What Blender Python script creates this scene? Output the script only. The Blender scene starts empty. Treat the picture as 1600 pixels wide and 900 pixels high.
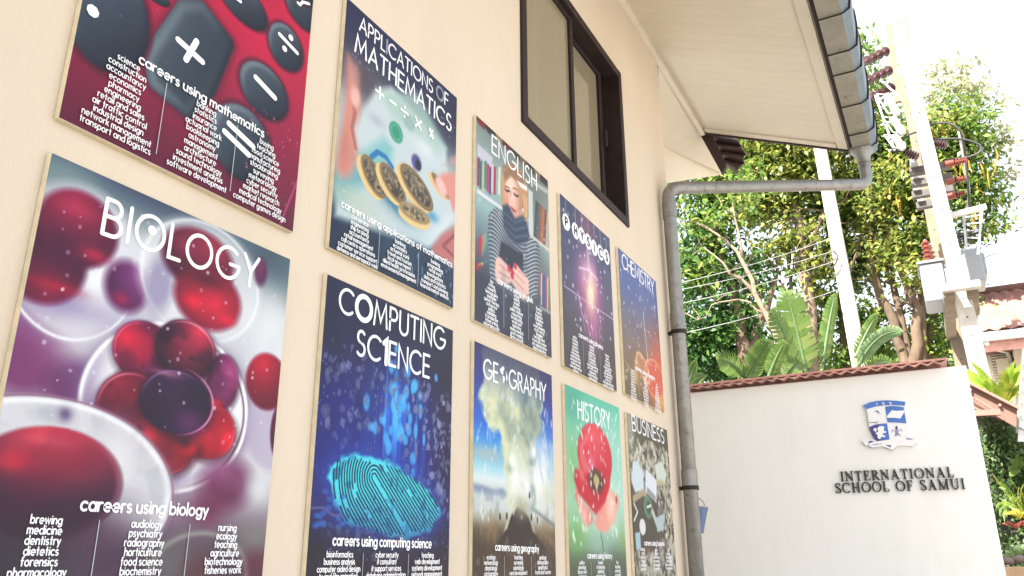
import bpy, math, random
import numpy as np
from mathutils import Vector, Matrix
random.seed(7)
rng = np.random.default_rng(11)
sc = bpy.context.scene
COL = sc.collection
R = math.radians

# ---------------------------------------------------------------- camera
cam_d = bpy.data.cameras.new('camera')
cam = bpy.data.objects.new('camera', cam_d)
COL.objects.link(cam)
cam.matrix_world = Matrix([[0.883991, 0.15553, 0.440875, 1.2888], [0.46747, -0.282609, -0.837618, 0.0], [-0.005679, 0.946543, -0.322529, 1.55], [0.0, 0.0, 0.0, 1.0]])
cam_d.sensor_width = 36.0
cam_d.lens = 28.3455
cam_d.clip_start = 0.02
cam_d.clip_end = 2000.0
sc.camera = cam

# ---------------------------------------------------------------- sky, sun, exposure
SUN_DIR = Vector((0.30, 0.74, -1.0)).normalized()          # the way the light travels
elev = math.asin(-SUN_DIR.z)
azim = math.atan2(-SUN_DIR.x, -SUN_DIR.y)                   # from +Y towards +X
world = bpy.data.worlds.new('World')
sc.world = world
world.use_nodes = True
wn = world.node_tree
for n in list(wn.nodes):
    wn.nodes.remove(n)
sky = wn.nodes.new('ShaderNodeTexSky')
sky.sky_type = 'NISHITA'
sky.sun_disc = False
sky.sun_elevation = elev
sky.sun_rotation = azim
sky.air_density = 1.0
sky.dust_density = 4.0
sky.ozone_density = 0.6
bg = wn.nodes.new('ShaderNodeBackground')
bg.inputs['Strength'].default_value = 0.15
wo = wn.nodes.new('ShaderNodeOutputWorld')
# thin bright cloud veiling most of the blue
ctc = wn.nodes.new('ShaderNodeTexCoord')
cmap = wn.nodes.new('ShaderNodeMapping'); cmap.inputs['Scale'].default_value = (1.0, 1.0, 2.6)
wn.links.new(ctc.outputs['Generated'], cmap.inputs['Vector'])
cnz = wn.nodes.new('ShaderNodeTexNoise'); cnz.inputs['Scale'].default_value = 2.2; cnz.inputs['Detail'].default_value = 7; cnz.inputs['Roughness'].default_value = 0.55
wn.links.new(cmap.outputs[0], cnz.inputs['Vector'])
crp = wn.nodes.new('ShaderNodeMapRange'); crp.inputs['From Min'].default_value = 0.35; crp.inputs['From Max'].default_value = 0.62
crp.inputs['To Min'].default_value = 0.45; crp.inputs['To Max'].default_value = 0.88
wn.links.new(cnz.outputs['Fac'], crp.inputs['Value'])
cmx = wn.nodes.new('ShaderNodeMix'); cmx.data_type = 'RGBA'
wn.links.new(crp.outputs[0], cmx.inputs['Factor'])
wn.links.new(sky.outputs[0], cmx.inputs['A'])
cmx.inputs['B'].default_value = (2.75, 2.8, 2.85, 1)
wn.links.new(cmx.outputs['Result'], bg.inputs['Color'])
wn.links.new(bg.outputs[0], wo.inputs['Surface'])

sun_d = bpy.data.lights.new('sun', 'SUN')
sun_d.energy = 5.0
sun_d.angle = R(0.5)
sun_d.color = (1.0, 0.955, 0.87)
sun = bpy.data.objects.new('sun', sun_d)
COL.objects.link(sun)
sun.rotation_euler = SUN_DIR.to_track_quat('-Z', 'Y').to_euler()

sc.view_settings.view_transform = 'Standard'
sc.view_settings.look = 'None'
sc.view_settings.gamma = 1.0
sc.view_settings.use_curve_mapping = False
sc.view_settings.exposure = 2.05
sc.cycles.max_bounces = 8
sc.cycles.diffuse_bounces = 4
sc.cycles.use_denoising = True
sc.cycles.transparent_max_bounces = 8

# ---------------------------------------------------------------- helpers
def lin(c):
    c = np.asarray(c, float) / 255.0
    return np.where(c <= 0.04045, c / 12.92, ((c + 0.055) / 1.055) ** 2.4)

def mat(name, rgb, rough=0.6, var=0.10, scale=6.0, bump=0.0, bscale=60.0, metal=0.0, spec=0.5, stretch=None, dirt=None):
    """Principled material whose colour wanders with object-space noise; rgb is linear base colour."""
    m = bpy.data.materials.new(name)
    m.use_nodes = True
    nt = m.node_tree
    b = nt.nodes['Principled BSDF']
    b.inputs['Roughness'].default_value = rough
    b.inputs['Metallic'].default_value = metal
    b.inputs['Specular IOR Level'].default_value = spec
    tc = nt.nodes.new('ShaderNodeTexCoord')
    mp = nt.nodes.new('ShaderNodeMapping')
    if stretch:
        mp.inputs['Scale'].default_value = stretch
    nt.links.new(tc.outputs['Object'], mp.inputs['Vector'])
    nz = nt.nodes.new('ShaderNodeTexNoise')
    nz.inputs['Scale'].default_value = scale
    nz.inputs['Detail'].default_value = 6
    nz.inputs['Roughness'].default_value = 0.6
    nt.links.new(mp.outputs[0], nz.inputs['Vector'])
    rp = nt.nodes.new('ShaderNodeValToRGB')
    lo = [max(0, c * (1 - var)) for c in rgb]
    hi = [min(1, c * (1 + var)) for c in rgb]
    rp.color_ramp.elements[0].position = 0.3
    rp.color_ramp.elements[1].position = 0.7
    rp.color_ramp.elements[0].color = (*lo, 1)
    rp.color_ramp.elements[1].color = (*hi, 1)
    nt.links.new(nz.outputs['Fac'], rp.inputs['Fac'])
    out = rp.outputs['Color']
    if dirt:
        n2 = nt.nodes.new('ShaderNodeTexNoise')
        n2.inputs['Scale'].default_value = dirt[1]
        n2.inputs['Detail'].default_value = 8
        n2.inputs['Roughness'].default_value = 0.7
        nt.links.new(mp.outputs[0], n2.inputs['Vector'])
        r2 = nt.nodes.new('ShaderNodeValToRGB')
        r2.color_ramp.elements[0].position = dirt[2]
        r2.color_ramp.elements[1].position = dirt[3]
        nt.links.new(n2.outputs['Fac'], r2.inputs['Fac'])
        mx = nt.nodes.new('ShaderNodeMix')
        mx.data_type = 'RGBA'
        nt.links.new(r2.outputs['Color'], mx.inputs['Factor'])
        nt.links.new(out, mx.inputs['A'])
        mx.inputs['B'].default_value = (*dirt[0], 1)
        out = mx.outputs['Result']
    nt.links.new(out, b.inputs['Base Color'])
    if bump:
        n3 = nt.nodes.new('ShaderNodeTexNoise')
        n3.inputs['Scale'].default_value = bscale
        n3.inputs['Detail'].default_value = 4
        nt.links.new(mp.outputs[0], n3.inputs['Vector'])
        bp = nt.nodes.new('ShaderNodeBump')
        bp.inputs['Strength'].default_value = bump
        bp.inputs['Distance'].default_value = 0.01
        nt.links.new(n3.outputs['Fac'], bp.inputs['Height'])
        nt.links.new(bp.outputs[0], b.inputs['Normal'])
    return m

def leafmat(name, stops, trans=0.45, rough=0.45):
    """Leaf: colour differs leaf by leaf, light passes through."""
    m = bpy.data.materials.new(name)
    m.use_nodes = True
    nt = m.node_tree
    b = nt.nodes['Principled BSDF']
    b.inputs['Roughness'].default_value = rough
    b.inputs['Specular IOR Level'].default_value = 0.35
    g = nt.nodes.new('ShaderNodeNewGeometry')
    rp = nt.nodes.new('ShaderNodeValToRGB')
    els = rp.color_ramp.elements
    while len(els) < len(stops):
        els.new(0.5)
    for i, (p, c) in enumerate(stops):
        els[i].position = p
        els[i].color = (*c, 1)
    nt.links.new(g.outputs['Random Per Island'], rp.inputs['Fac'])
    nt.links.new(rp.outputs[0], b.inputs['Base Color'])
    t = nt.nodes.new('ShaderNodeBsdfTranslucent')
    nt.links.new(rp.outputs[0], t.inputs['Color'])
    mx = nt.nodes.new('ShaderNodeMixShader')
    mx.inputs[0].default_value = trans
    nt.links.new(b.outputs[0], mx.inputs[1])
    nt.links.new(t.outputs[0], mx.inputs[2])
    nt.links.new(mx.outputs[0], nt.nodes['Material Output'].inputs['Surface'])
    return m

def tag(o, label=None, cat=None, group=None, kind=None):
    if label: o['label'] = label
    if cat: o['category'] = cat
    if group: o['group'] = group
    if kind: o['kind'] = kind
    return o

def thing(name, label, cat, loc=(0, 0, 0), group=None):
    o = bpy.data.objects.new(name, None)
    o.empty_display_size = 0.1
    COL.objects.link(o)
    o.location = loc
    return tag(o, label, cat, group)

def wloc(o):
    v = Vector((0, 0, 0))
    while o is not None:
        v = v + Vector(o.location)
        o = o.parent
    return v

def link(name, me, parent=None, loc=None):
    o = bpy.data.objects.new(name, me)
    COL.objects.link(o)
    if parent is not None:
        o.parent = parent
    if loc is not None:
        o.location = loc
    return o

class MB:
    """Collects shapes in world coordinates; build() links them as one mesh object."""
    def __init__(s):
        s.v, s.f, s.mi, s.m = [], [], [], 0
    def add(s, vs, fs):
        b = len(s.v)
        s.v.extend([tuple(map(float, p)) for p in vs])
        for f in fs:
            s.f.append(tuple(i + b for i in f)); s.mi.append(s.m)
        return s
    def box(s, lo, hi):
        x0, y0, z0 = lo; x1, y1, z1 = hi
        return s.add([(x0,y0,z0),(x1,y0,z0),(x1,y1,z0),(x0,y1,z0),(x0,y0,z1),(x1,y0,z1),(x1,y1,z1),(x0,y1,z1)],
                     [(0,3,2,1),(4,5,6,7),(0,1,5,4),(1,2,6,5),(2,3,7,6),(3,0,4,7)])
    def beam(s, a, b, w, h, up=(0, 0, 1)):
        """A box from a to b, w across and h along up."""
        a, b = Vector(a), Vector(b)
        d = (b - a).normalized()
        sd = d.cross(Vector(up))
        if sd.length < 1e-4: sd = d.cross(Vector((1, 0, 0)))
        sd.normalize(); uu = sd.cross(d)
        sd = sd * w / 2; uu = uu * h / 2
        vs = [a-sd-uu, a+sd-uu, a+sd+uu, a-sd+uu, b-sd-uu, b+sd-uu, b+sd+uu, b-sd+uu]
        return s.add(vs, [(0,3,2,1),(4,5,6,7),(0,1,5,4),(1,2,6,5),(2,3,7,6),(3,0,4,7)])
    def tube(s, pts, rad, n=12, cap=True):
        pts = [Vector(p) for p in pts]
        if not hasattr(rad, '__len__'): rad = [rad] * len(pts)
        vs, fs = [], []
        prev = None
        for i, p in enumerate(pts):
            d = (pts[min(i+1, len(pts)-1)] - pts[max(i-1, 0)]).normalized()
            if prev is None:
                a = d.cross(Vector((0.31, 0.87, 0.2)))
                if a.length < 1e-3: a = d.cross(Vector((1, 0, 0)))
            else:
                a = prev - d * prev.dot(d)
            a.normalize(); prev = a
            b = d.cross(a)
            for k in range(n):
                t = 2 * math.pi * k / n
                vs.append(p + (a * math.cos(t) + b * math.sin(t)) * rad[i])
        for i in range(len(pts) - 1):
            for k in range(n):
                k2 = (k + 1) % n
                fs.append((i*n+k, i*n+k2, (i+1)*n+k2, (i+1)*n+k))
        if cap:
            fs.append(tuple(range(n-1, -1, -1)))
            fs.append(tuple((len(pts)-1)*n + k for k in range(n)))
        return s.add(vs, fs)
    def lathe(s, base, axis, prof, n=16):
        """prof: list of (distance along axis, radius)."""
        base, axis = Vector(base), Vector(axis).normalized()
        return s.tube2([base + axis * t for t, r in prof], [r for t, r in prof], axis, n)
    def tube2(s, pts, rad, axis, n):
        a = axis.cross(Vector((0.3, 0.2, 0.9)))
        if a.length < 1e-3: a = axis.cross(Vector((1, 0, 0)))
        a.normalize(); b = axis.cross(a)
        vs, fs = [], []
        for p, r in zip(pts, rad):
            for k in range(n):
                t = 2*math.pi*k/n
                vs.append(p + (a*math.cos(t) + b*math.sin(t)) * r)
        for i in range(len(pts)-1):
            for k in range(n):
                k2 = (k+1) % n
                fs.append((i*n+k, i*n+k2, (i+1)*n+k2, (i+1)*n+k))
        fs.append(tuple(range(n-1, -1, -1)))
        fs.append(tuple((len(pts)-1)*n+k for k in range(n)))
        return s.add(vs, fs)
    def prism(s, poly, ext):
        """poly: 3-D points of a flat outline, ext: the vector it is pushed along."""
        n = len(poly); e = Vector(ext)
        vs = [Vector(p) for p in poly] + [Vector(p) + e for p in poly]
        fs = [tuple(range(n)), tuple(range(2*n-1, n-1, -1))]
        for i in range(n):
            j = (i+1) % n
            fs.append((i, i+n, j+n, j))
        return s.add(vs, fs)
    def build(s, name, mats, parent=None, smooth=False, bevel=0.0, seg=2):
        me = bpy.data.meshes.new(name)
        off = wloc(parent)
        me.from_pydata([(p[0]-off.x, p[1]-off.y, p[2]-off.z) for p in s.v], [], s.f)
        if not isinstance(mats, (list, tuple)): mats = [mats]
        for m in mats: me.materials.append(m)
        if len(mats) > 1:
            me.polygons.foreach_set('material_index', s.mi)
        if smooth:
            me.polygons.foreach_set('use_smooth', [True]*len(me.polygons))
        me.update()
        o = link(name, me, parent)
        if bevel:
            bm_ = o.modifiers.new('bevel', 'BEVEL')
            bm_.width = bevel; bm_.segments = seg; bm_.limit_method = 'ANGLE'
        return o

def autosmooth(o, deg=40):
    o.data.polygons.foreach_set('use_smooth', [True]*len(o.data.polygons))
    o.data.set_sharp_from_angle(angle=R(deg))
    return o

def np_mesh(name, V, F, mats, parent=None):
    """V (n,3) and quads F (m,4) as numpy arrays, in world coordinates."""
    me = bpy.data.meshes.new(name)
    off = np.array(wloc(parent))
    V = np.asarray(V, np.float32) - off.astype(np.float32)
    me.vertices.add(len(V)); me.vertices.foreach_set('co', V.ravel())
    me.loops.add(F.size); me.loops.foreach_set('vertex_index', F.ravel().astype(np.int32))
    me.polygons.add(len(F))
    me.polygons.foreach_set('loop_start', np.arange(0, F.size, F.shape[1], dtype=np.int32))
    if not isinstance(mats, (list, tuple)): mats = [mats]
    for m in mats: me.materials.append(m)
    me.update(calc_edges=True)
    return link(name, me, parent)

# ================================================================ the ground
GROUND = mat('paving_concrete', (0.33, 0.325, 0.31), 0.9, 0.25, 1.5, 0.3, 30)
g = MB(); g.add([(-300,-300,0),(300,-300,0),(300,300,0),(-300,300,0)], [(0,1,2,3)])
tag(g.build('ground', GROUND), kind='structure')

# ================================================================ the school building
CREAM = mat('cream_wall_paint', (0.60, 0.508, 0.398), 0.75, 0.045, 2.6, 0.2, 90, spec=0.25, stretch=(1,1,.4), dirt=((0.555, 0.46, 0.35), 1.7, 0.50, 0.85))
SOFFIT = mat('soffit_board_paint', (0.65, 0.58, 0.465), 0.6, 0.04, 3.0, 0.05, 60, spec=0.3)
BROWN = mat('dark_brown_paint', (0.036, 0.016, 0.016), 0.7, 0.2, 9.0, 0.05, 80)
FRAMEM = mat('dark_bronze_aluminium', (0.022, 0.012, 0.011), 0.55, 0.2, 12.0, spec=0.3)
PANE = mat('window_glass_reflection_tint', (0.25, 0.215, 0.145), 0.05, 0.06, 1.6, spec=0.9, stretch=(1, 16, .25))  # opaque beige paints in the soffit reflection; streaks suggest faint curtain folds
ROOFT = mat('brown_roof_tile', (0.16, 0.07, 0.055), 0.7, 0.3, 5.0, 0.3, 40)
GALV = mat('galvanised_steel', (0.25, 0.245, 0.23), 0.45, 0.14, 12.0, 0.18, 55, metal=0.55, dirt=((0.13, 0.11, 0.09), 26.0, 0.53, 0.72))
BLUEP = mat('blue_plastic', (0.09, 0.14, 0.26), 0.4, 0.08, 8.0)

bld = thing('school_building', 'cream rendered school building with brown framed window and boarded eave', 'building', (-3, 0, 0))
YC, ZT = 4.56, 4.752
Y0 = -7.0
wy0, wy1, wz0, wz1 = 2.538, 3.765, 3.226, 4.165
w = MB()
ys = [Y0, wy0, wy1, YC]; zs = [0, wz0, wz1, ZT]
for i in range(3):
    for k in range(3):
        if i == 1 and k == 1: continue
        w.add([(0,ys[i],zs[k]),(0,ys[i+1],zs[k]),(0,ys[i+1],zs[k+1]),(0,ys[i],zs[k+1])], [(0,1,2,3)])
D = -0.13
w.add([(0,wy0,wz0),(0,wy1,wz0),(0,wy1,wz1),(0,wy0,wz1),(D,wy0,wz0),(D,wy1,wz0),(D,wy1,wz1),(D,wy0,wz1)],
      [(0,1,5,4),(1,2,6,5),(2,3,7,6),(3,0,4,7),(4,5,6,7)])
w.add([(0,YC,0),(-7,YC,0),(-7,YC,ZT),(0,YC,ZT)], [(0,1,2,3)])
w.add([(0,Y0,0),(-7,Y0,0),(-7,Y0,ZT),(0,Y0,ZT)], [(3,2,1,0)])
w.add([(-7,Y0,0),(-7,YC,0),(-7,YC,ZT),(-7,Y0,ZT)], [(3,2,1,0)])
w.build('wall', CREAM, bld)

# window: outer frame, two sliding sashes on two tracks
win = MB()
fw_ = 0.042
x0, x1 = -0.125, 0.012
win.box((x0,wy0-.004,wz0-.004),(x1,wy0+fw_,wz1+.004)); win.box((x0,wy1-fw_,wz0-.004),(x1,wy1+.004,wz1+.004))
win.box((x0,wy0+fw_,wz0-.004),(x1-.001,wy1-fw_,wz0+fw_)); win.box((x0,wy0+fw_,wz1-fw_),(x1-.001,wy1-fw_,wz1+.004))
wo_ = win.build('window', FRAMEM, bld, bevel=0.004)
def sash(ya, yb, xf, pane_x):
    za, zb = wz0+fw_+.002, wz1-fw_-.002
    s = MB(); t = 0.036; d = 0.03
    s.box((xf-d,ya,za),(xf,ya+t,zb)); s.box((xf-d,yb-t,za),(xf,yb,zb))
    s.box((xf-d,ya+t,za),(xf-.001,yb-t,za+t*.75)); s.box((xf-d,ya+t,zb-t*.8),(xf-.001,yb-t,zb))
    o = s.build('sash', FRAMEM, wo_, bevel=0.003)
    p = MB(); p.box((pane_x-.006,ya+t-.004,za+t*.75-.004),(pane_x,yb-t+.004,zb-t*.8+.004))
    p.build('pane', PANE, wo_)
ymid = 3.11
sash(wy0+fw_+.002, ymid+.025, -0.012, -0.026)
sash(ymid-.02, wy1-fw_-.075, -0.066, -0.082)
hnd = MB(); hnd.box((-.07,3.635,3.66),(-.045,3.655,3.76)); hnd.build('latch', FRAMEM, wo_, bevel=.004)

# sloping boarded soffit, one groove per board
YE = 5.645
ex, ez = 1.035, 4.325            # outer edge of the soffit
def sz(x): return ZT + (ez - ZT) * x / ex
sf = MB()
bw = 0.096
y = YE
while y > Y0:
    ya = max(y - bw + 0.0013, Y0)
    sf.add([(-.02,ya,sz(-.02)),(ex,ya,sz(ex)),(ex,y,sz(ex)),(-.02,y,sz(-.02)),
            (-.02,ya,sz(-.02)+.012),(ex,ya,sz(ex)+.012),(ex,y,sz(ex)+.012),(-.02,y,sz(-.02)+.012)],
           [(0,3,2,1),(4,5,6,7),(0,1,5,4),(1,2,6,5),(2,3,7,6),(3,0,4,7)])
    y -= bw
sf.add([(-.02,Y0,sz(-.02)+.006),(ex,Y0,sz(ex)+.006),(ex,YE-.01,sz(ex)+.006),(-.02,YE-.01,sz(-.02)+.006)], [(0,3,2,1)])
sf.build('soffit', SOFFIT, bld)
tr = MB()
tr.beam((.016,Y0,ZT-.026),(.016,YE-.004,ZT-.026),.03,.045)                      # bead along the wall head
tr.beam((ex-.04,Y0,sz(ex-.04)-.007),(ex-.04,YE-.004,sz(ex-.04)-.007),.07,.010,(.4,0,1))
tr.beam((.04,YE-.035,sz(.04)-.007),(ex-.08,YE-.035,sz(ex-.08)-.007),.06,.010)
tr.build('soffit_trim', SOFFIT, bld)
# fascia behind the gutter and barge board at the gable end
fa = MB()
fa.beam((ex+.012,Y0,ez+.03),(ex+.012,YE+.012,ez+.03),.022,.10)
fa.beam((-.03,YE+.013,sz(-.03)+.008),(ex,YE+.013,sz(ex)+.008),.022,.055)
fa.build('fascia', BROWN, bld, bevel=.003)
# main roof above
rf = MB()
rx, rz = -3.5, ZT + 3.5*.42 + .1
rf.add([(ex+.10,Y0,ez+.13),(ex+.10,YE+.02,ez+.13),(rx,YE+.02,rz),(rx,Y0,rz),
        (ex+.10,Y0,ez+.19),(ex+.10,YE+.02,ez+.19),(rx,YE+.02,rz+.08),(rx,Y0,rz+.08),
        (-8,YE+.02,ZT-.2),(-8,Y0,ZT-.2),(-8,YE+.02,ZT-.12),(-8,Y0,ZT-.12)],
       [(0,1,2,3),(4,7,6,5),(0,4,5,1),(1,5,6,2),(2,3,9,8),(6,10,11,7),(2,8,10,6),(3,7,11,9),(8,9,11,10),(0,3,7,4)])
rf.build('roof', ROOFT, bld)

# box gutter made of overlapping pressed pieces: pale underside, outer cheek coloured blue-grey for the sky light on it
GUT_A = mat('gutter_underside', (0.23, 0.215, 0.17), 0.7, 0.16, 9.0, 0.15, 60, dirt=((0.11,0.10,0.08), 14.0, 0.55, 0.75))
GUT_B = mat('gutter_cheek_sky_tint', (0.14, 0.19, 0.23), 0.6, 0.14, 10.0, 0.12, 70)
gt = MB()
joints = [5.675, 5.56, 5.33, 4.93, 4.53, 4.30]
yy = 4.30
while yy > Y0:
    yy -= 0.36; joints.append(yy)
gx0, gx1 = ex + .026, ex + .165
nseg = 9
for i in range(len(joints)-1):
    yb, ya = joints[i], joints[i+1]
    drop = .0                                    # each piece laps over the next
    prof = []
    for t in range(nseg):
        a = t/(nseg-1)
        if a < .45:
            q = a/.45; prof.append((gx0+(gx1-gx0)*q, ez-.052+.012*math.sin(math.pi*q)*0, 0))
        else:
            q = (a-.45)/.55
            bul = .010*math.sin(math.pi*q)
            prof.append((gx1+.006+.018*q+bul, ez-.050+.20*q, 1))
    st_ = []
    for (yq, grow) in ((ya+.004, .012), (ya+.06, .009), (yb+.03, 0.0)):
        row = []
        for (px, pz, kk) in prof:
            e = min(1, max(0, (pz-(ez-.05))/.2)) if kk else 0
            yl = yq - (.075*math.sin(e*math.pi*.5)**1.5 if yq < yb else 0)
            row.append((px+(grow if kk else 0), yl, pz-(grow if not kk else grow*(1-e))))
        st_.append(row)
    for r_ in range(2):
        for t in range(nseg-1):
            gt.m = prof[t+1][2]; gt.add([st_[r_][t], st_[r_][t+1], st_[r_+1][t+1], st_[r_+1][t]], [(0,1,2,3)])
    gt.m = 2                                     # the cut end of the lap
    for t in range(nseg-1):
        ins = [(q[0]-(.012 if prof[k][2] else 0), q[1]+.004, q[2]+(.012 if not prof[k][2] else .004)) for k, q in ((t, st_[0][t]), (t+1, st_[0][t+1]))]
        gt.add([st_[0][t+1], st_[0][t], ins[0], ins[1]], [(0,1,2,3)])
    if i == 0:
        gt.m = 0; gt.add([(p_[0], 5.676, p_[2]) for p_ in st_[2]]+[(gx0,5.676,ez+.13)], [tuple(range(nseg+1))])
gt.m = 1
gt.add([(gx0,Y0,ez+.13),(gx1+.03,Y0,ez+.149),(gx1+.03,5.67,ez+.149),(gx0,5.67,ez+.13)], [(0,1,2,3)])
gto = gt.build('gutter', [GUT_A, GUT_B, BROWN], bld)

# outlet, sloping run back to the wall corner and the drop
pr = 0.039
px_, py_ = .060, 4.375
top = Vector((px_, py_, 3.70))
out_top = Vector((gx0+.055, 5.60, ez-.05))
elbow = Vector((gx0+.055, 5.60, 4.005))
def bend(a, c, b, r=.075, n=7):
    a, c, b = Vector(a), Vector(c), Vector(b)
    p0 = c + (a-c).normalized()*r; p1 = c + (b-c).normalized()*r
    return [p0*(1-t)**2 + c*2*t*(1-t) + p1*t*t for t in [i/(n-1) for i in range(n)]]
dp = MB()
foot = Vector((px_, py_, 0.15))
path = [out_top+Vector((0,0,.01))] + bend(out_top, elbow, top) + bend(elbow, top, foot) + [foot]
dp.tube(path, pr, 18)
dpo = dp.build('downpipe', GALV, bld, smooth=True)
cn = MB()
cn.lathe(out_top+Vector((0,0,.012)), (0,0,-1), [(0,.078),(.03,.074),(.07,.05),(.12,.0415)], 20)
cn.build('outlet_funnel', GALV, dpo, smooth=True)
for zj in (3.60, 2.905, 2.02):
    jb = MB(); jb.lathe((px_,py_,zj), (0,0,-1), [(0,pr+.0005),(0,pr+.004),(.10,pr+.004),(.10,pr+.0005)], 20)
    autosmooth(jb.build('collar', GALV, dpo))
for zj in (2.80, 1.935):
    jb = MB(); jb.lathe((px_,py_,zj), (0,0,-1), [(0,pr+.001),(0,pr+.007),(.022,pr+.007),(.022,pr+.001)], 20)
    jb.box((.001,py_-.012,zj-.02),(px_-pr+.004,py_+.012,zj-.002))
    autosmooth(jb.build('bracket', FRAMEM, dpo))

# the lower roof that returns behind the corner: two boarded soffit faces, barge board and tile ends
A_ = (0.0, 4.58, 4.71); B_ = (0.0, 5.64, 4.735)
C_ = (-0.120,6.840,4.948)
E_ = (-0.300,5.506,4.640)
D_ = (-0.420,5.839,4.469)
C2 = (-0.160,7.054,5.033)
rs = MB()
rs.add([A_, B_, C_, E_], [(0,1,2,3)])
rs.add([E_, C_, C2, D_], [(0,1,2,3)])
rs.build('return_soffit', SOFFIT, bld)
bb = MB()
bb.prism([(-0.037,5.700,4.796), (0.071,5.700,4.733), (0.155,5.700,4.443), (0.119,5.700,4.370)], (0,.05,0))
bb.build('barge_board', BROWN, bld)
te = MB()
lft = [Vector((0.040,5.800,4.797)), Vector((0.064,5.820,4.720)), Vector((0.088,5.840,4.643)), Vector((0.112,5.860,4.572)), Vector((0.127,5.880,4.515))]
rgt = [Vector((0.248,5.800,4.684)), Vector((0.267,5.820,4.626)), Vector((0.291,5.840,4.557)), Vector((0.265,5.860,4.494)), Vector((0.199,5.880,4.425))]
m_ = 6
for i in range(4):
    vs = []
    for a_, b_ in ((lft[i], lft[i+1]), (rgt[i], rgt[i+1])):
        for k in range(m_+1):
            t = k/m_; vs.append(a_.lerp(b_, t)+Vector((0, -.07*math.sin(math.pi*t)**.8, -.02*math.sin(math.pi*t))))
    n1 = m_+1
    up = Vector((0,.03,.015))
    te.add(vs+[v+up for v in vs], [(k, k+1, n1+k+1, n1+k) for k in range(m_)]+[(2*n1+k+1, 2*n1+k, 3*n1+k, 3*n1+k+1) for k in range(m_)]+[(n1+k, n1+k+1, 3*n1+k+1, 3*n1+k) for k in range(m_)])
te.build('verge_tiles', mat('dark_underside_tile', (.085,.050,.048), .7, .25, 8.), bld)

# a blue plastic pail hung low behind the downpipe
bk = thing('plastic_bucket', 'blue plastic pail peeking out behind the grey downpipe', 'bucket', (.05, 4.75, 1.6))
pc = Vector((-0.045,4.800,1.781))
k = MB(); k.lathe(pc+Vector((0,0,-.075)), (0.10,0,1), [(0,.040),(.01,.043),(.125,.062),(.135,.066),(.150,.066),(.150,.058),(.02,.040)], 24)
autosmooth(k.build('pail', BLUEP, bk), 50)
k = MB(); k.tube([pc+Vector((.062*math.cos(a),.0,.075+.05*math.sin(a))) for a in [math.pi*i/12 for i in range(13)]], .003, 6)
k.build('bail_handle', GALV, bk)

# ================================================================ the white boundary wall with the school's name
WHITE = mat('white_wall_paint', (0.82, 0.82, 0.785), 0.7, 0.03, 1.6, 0.08, 70, spec=0.3, stretch=(1,1,.3), dirt=((0.74,0.735,0.68), 1.8, 0.48, 0.85))
TERRA = mat('terracotta_cap_tile', (0.58, 0.29, 0.24), 0.65, 0.25, 8.0, 0.2, 60)
WY = 6.0
wx0, wx1, wzt = -1.6, 1.512, 2.768
bw_ = thing('boundary_wall', 'smooth white boundary wall topped with red corrugated cap tiles', 'wall', (0, WY, 0))
m = MB(); m.box((wx0,WY,0),(wx1,WY+.2,wzt)); m.build('wall_panel', WHITE, bw_, bevel=.008)
cp = MB()
cx1 = 1.405
per = .078; amp = .022
def sheet(ya, yb, za, zb, th):
    n = int((cx1-wx0)/per*6)
    vs = []
    for i in range(n+1):
        x = wx0 + (cx1-wx0)*i/n
        ph_ = (x-wx0)/per % 1.0
        h = amp*(1-abs(2*ph_-1))
        for (yq, zq) in ((ya, za), (yb, zb)):
            vs += [(x,yq,zq+h),(x,yq,zq+h+th)]
    fs = []
    for i in range(n):
        a = i*4; b = a+4
        fs += [(a,b,b+2,a+2),(a+1,a+3,b+3,b+1),(a,a+1,b+1,b),(a+2,b+2,b+3,a+3)]
    cp.add(vs, fs)
sheet(WY-.085, WY+.10, wzt+.004, wzt+.030, .008)
sheet(WY+.30, WY+.10, wzt-.01, wzt+.030, .008)
cp.beam((wx0,WY-.058,wzt+.038),(cx1+.004,WY-.058,wzt+.038),.055,.014)
cp.build('cap_tiles', TERRA, bw_)

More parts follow.
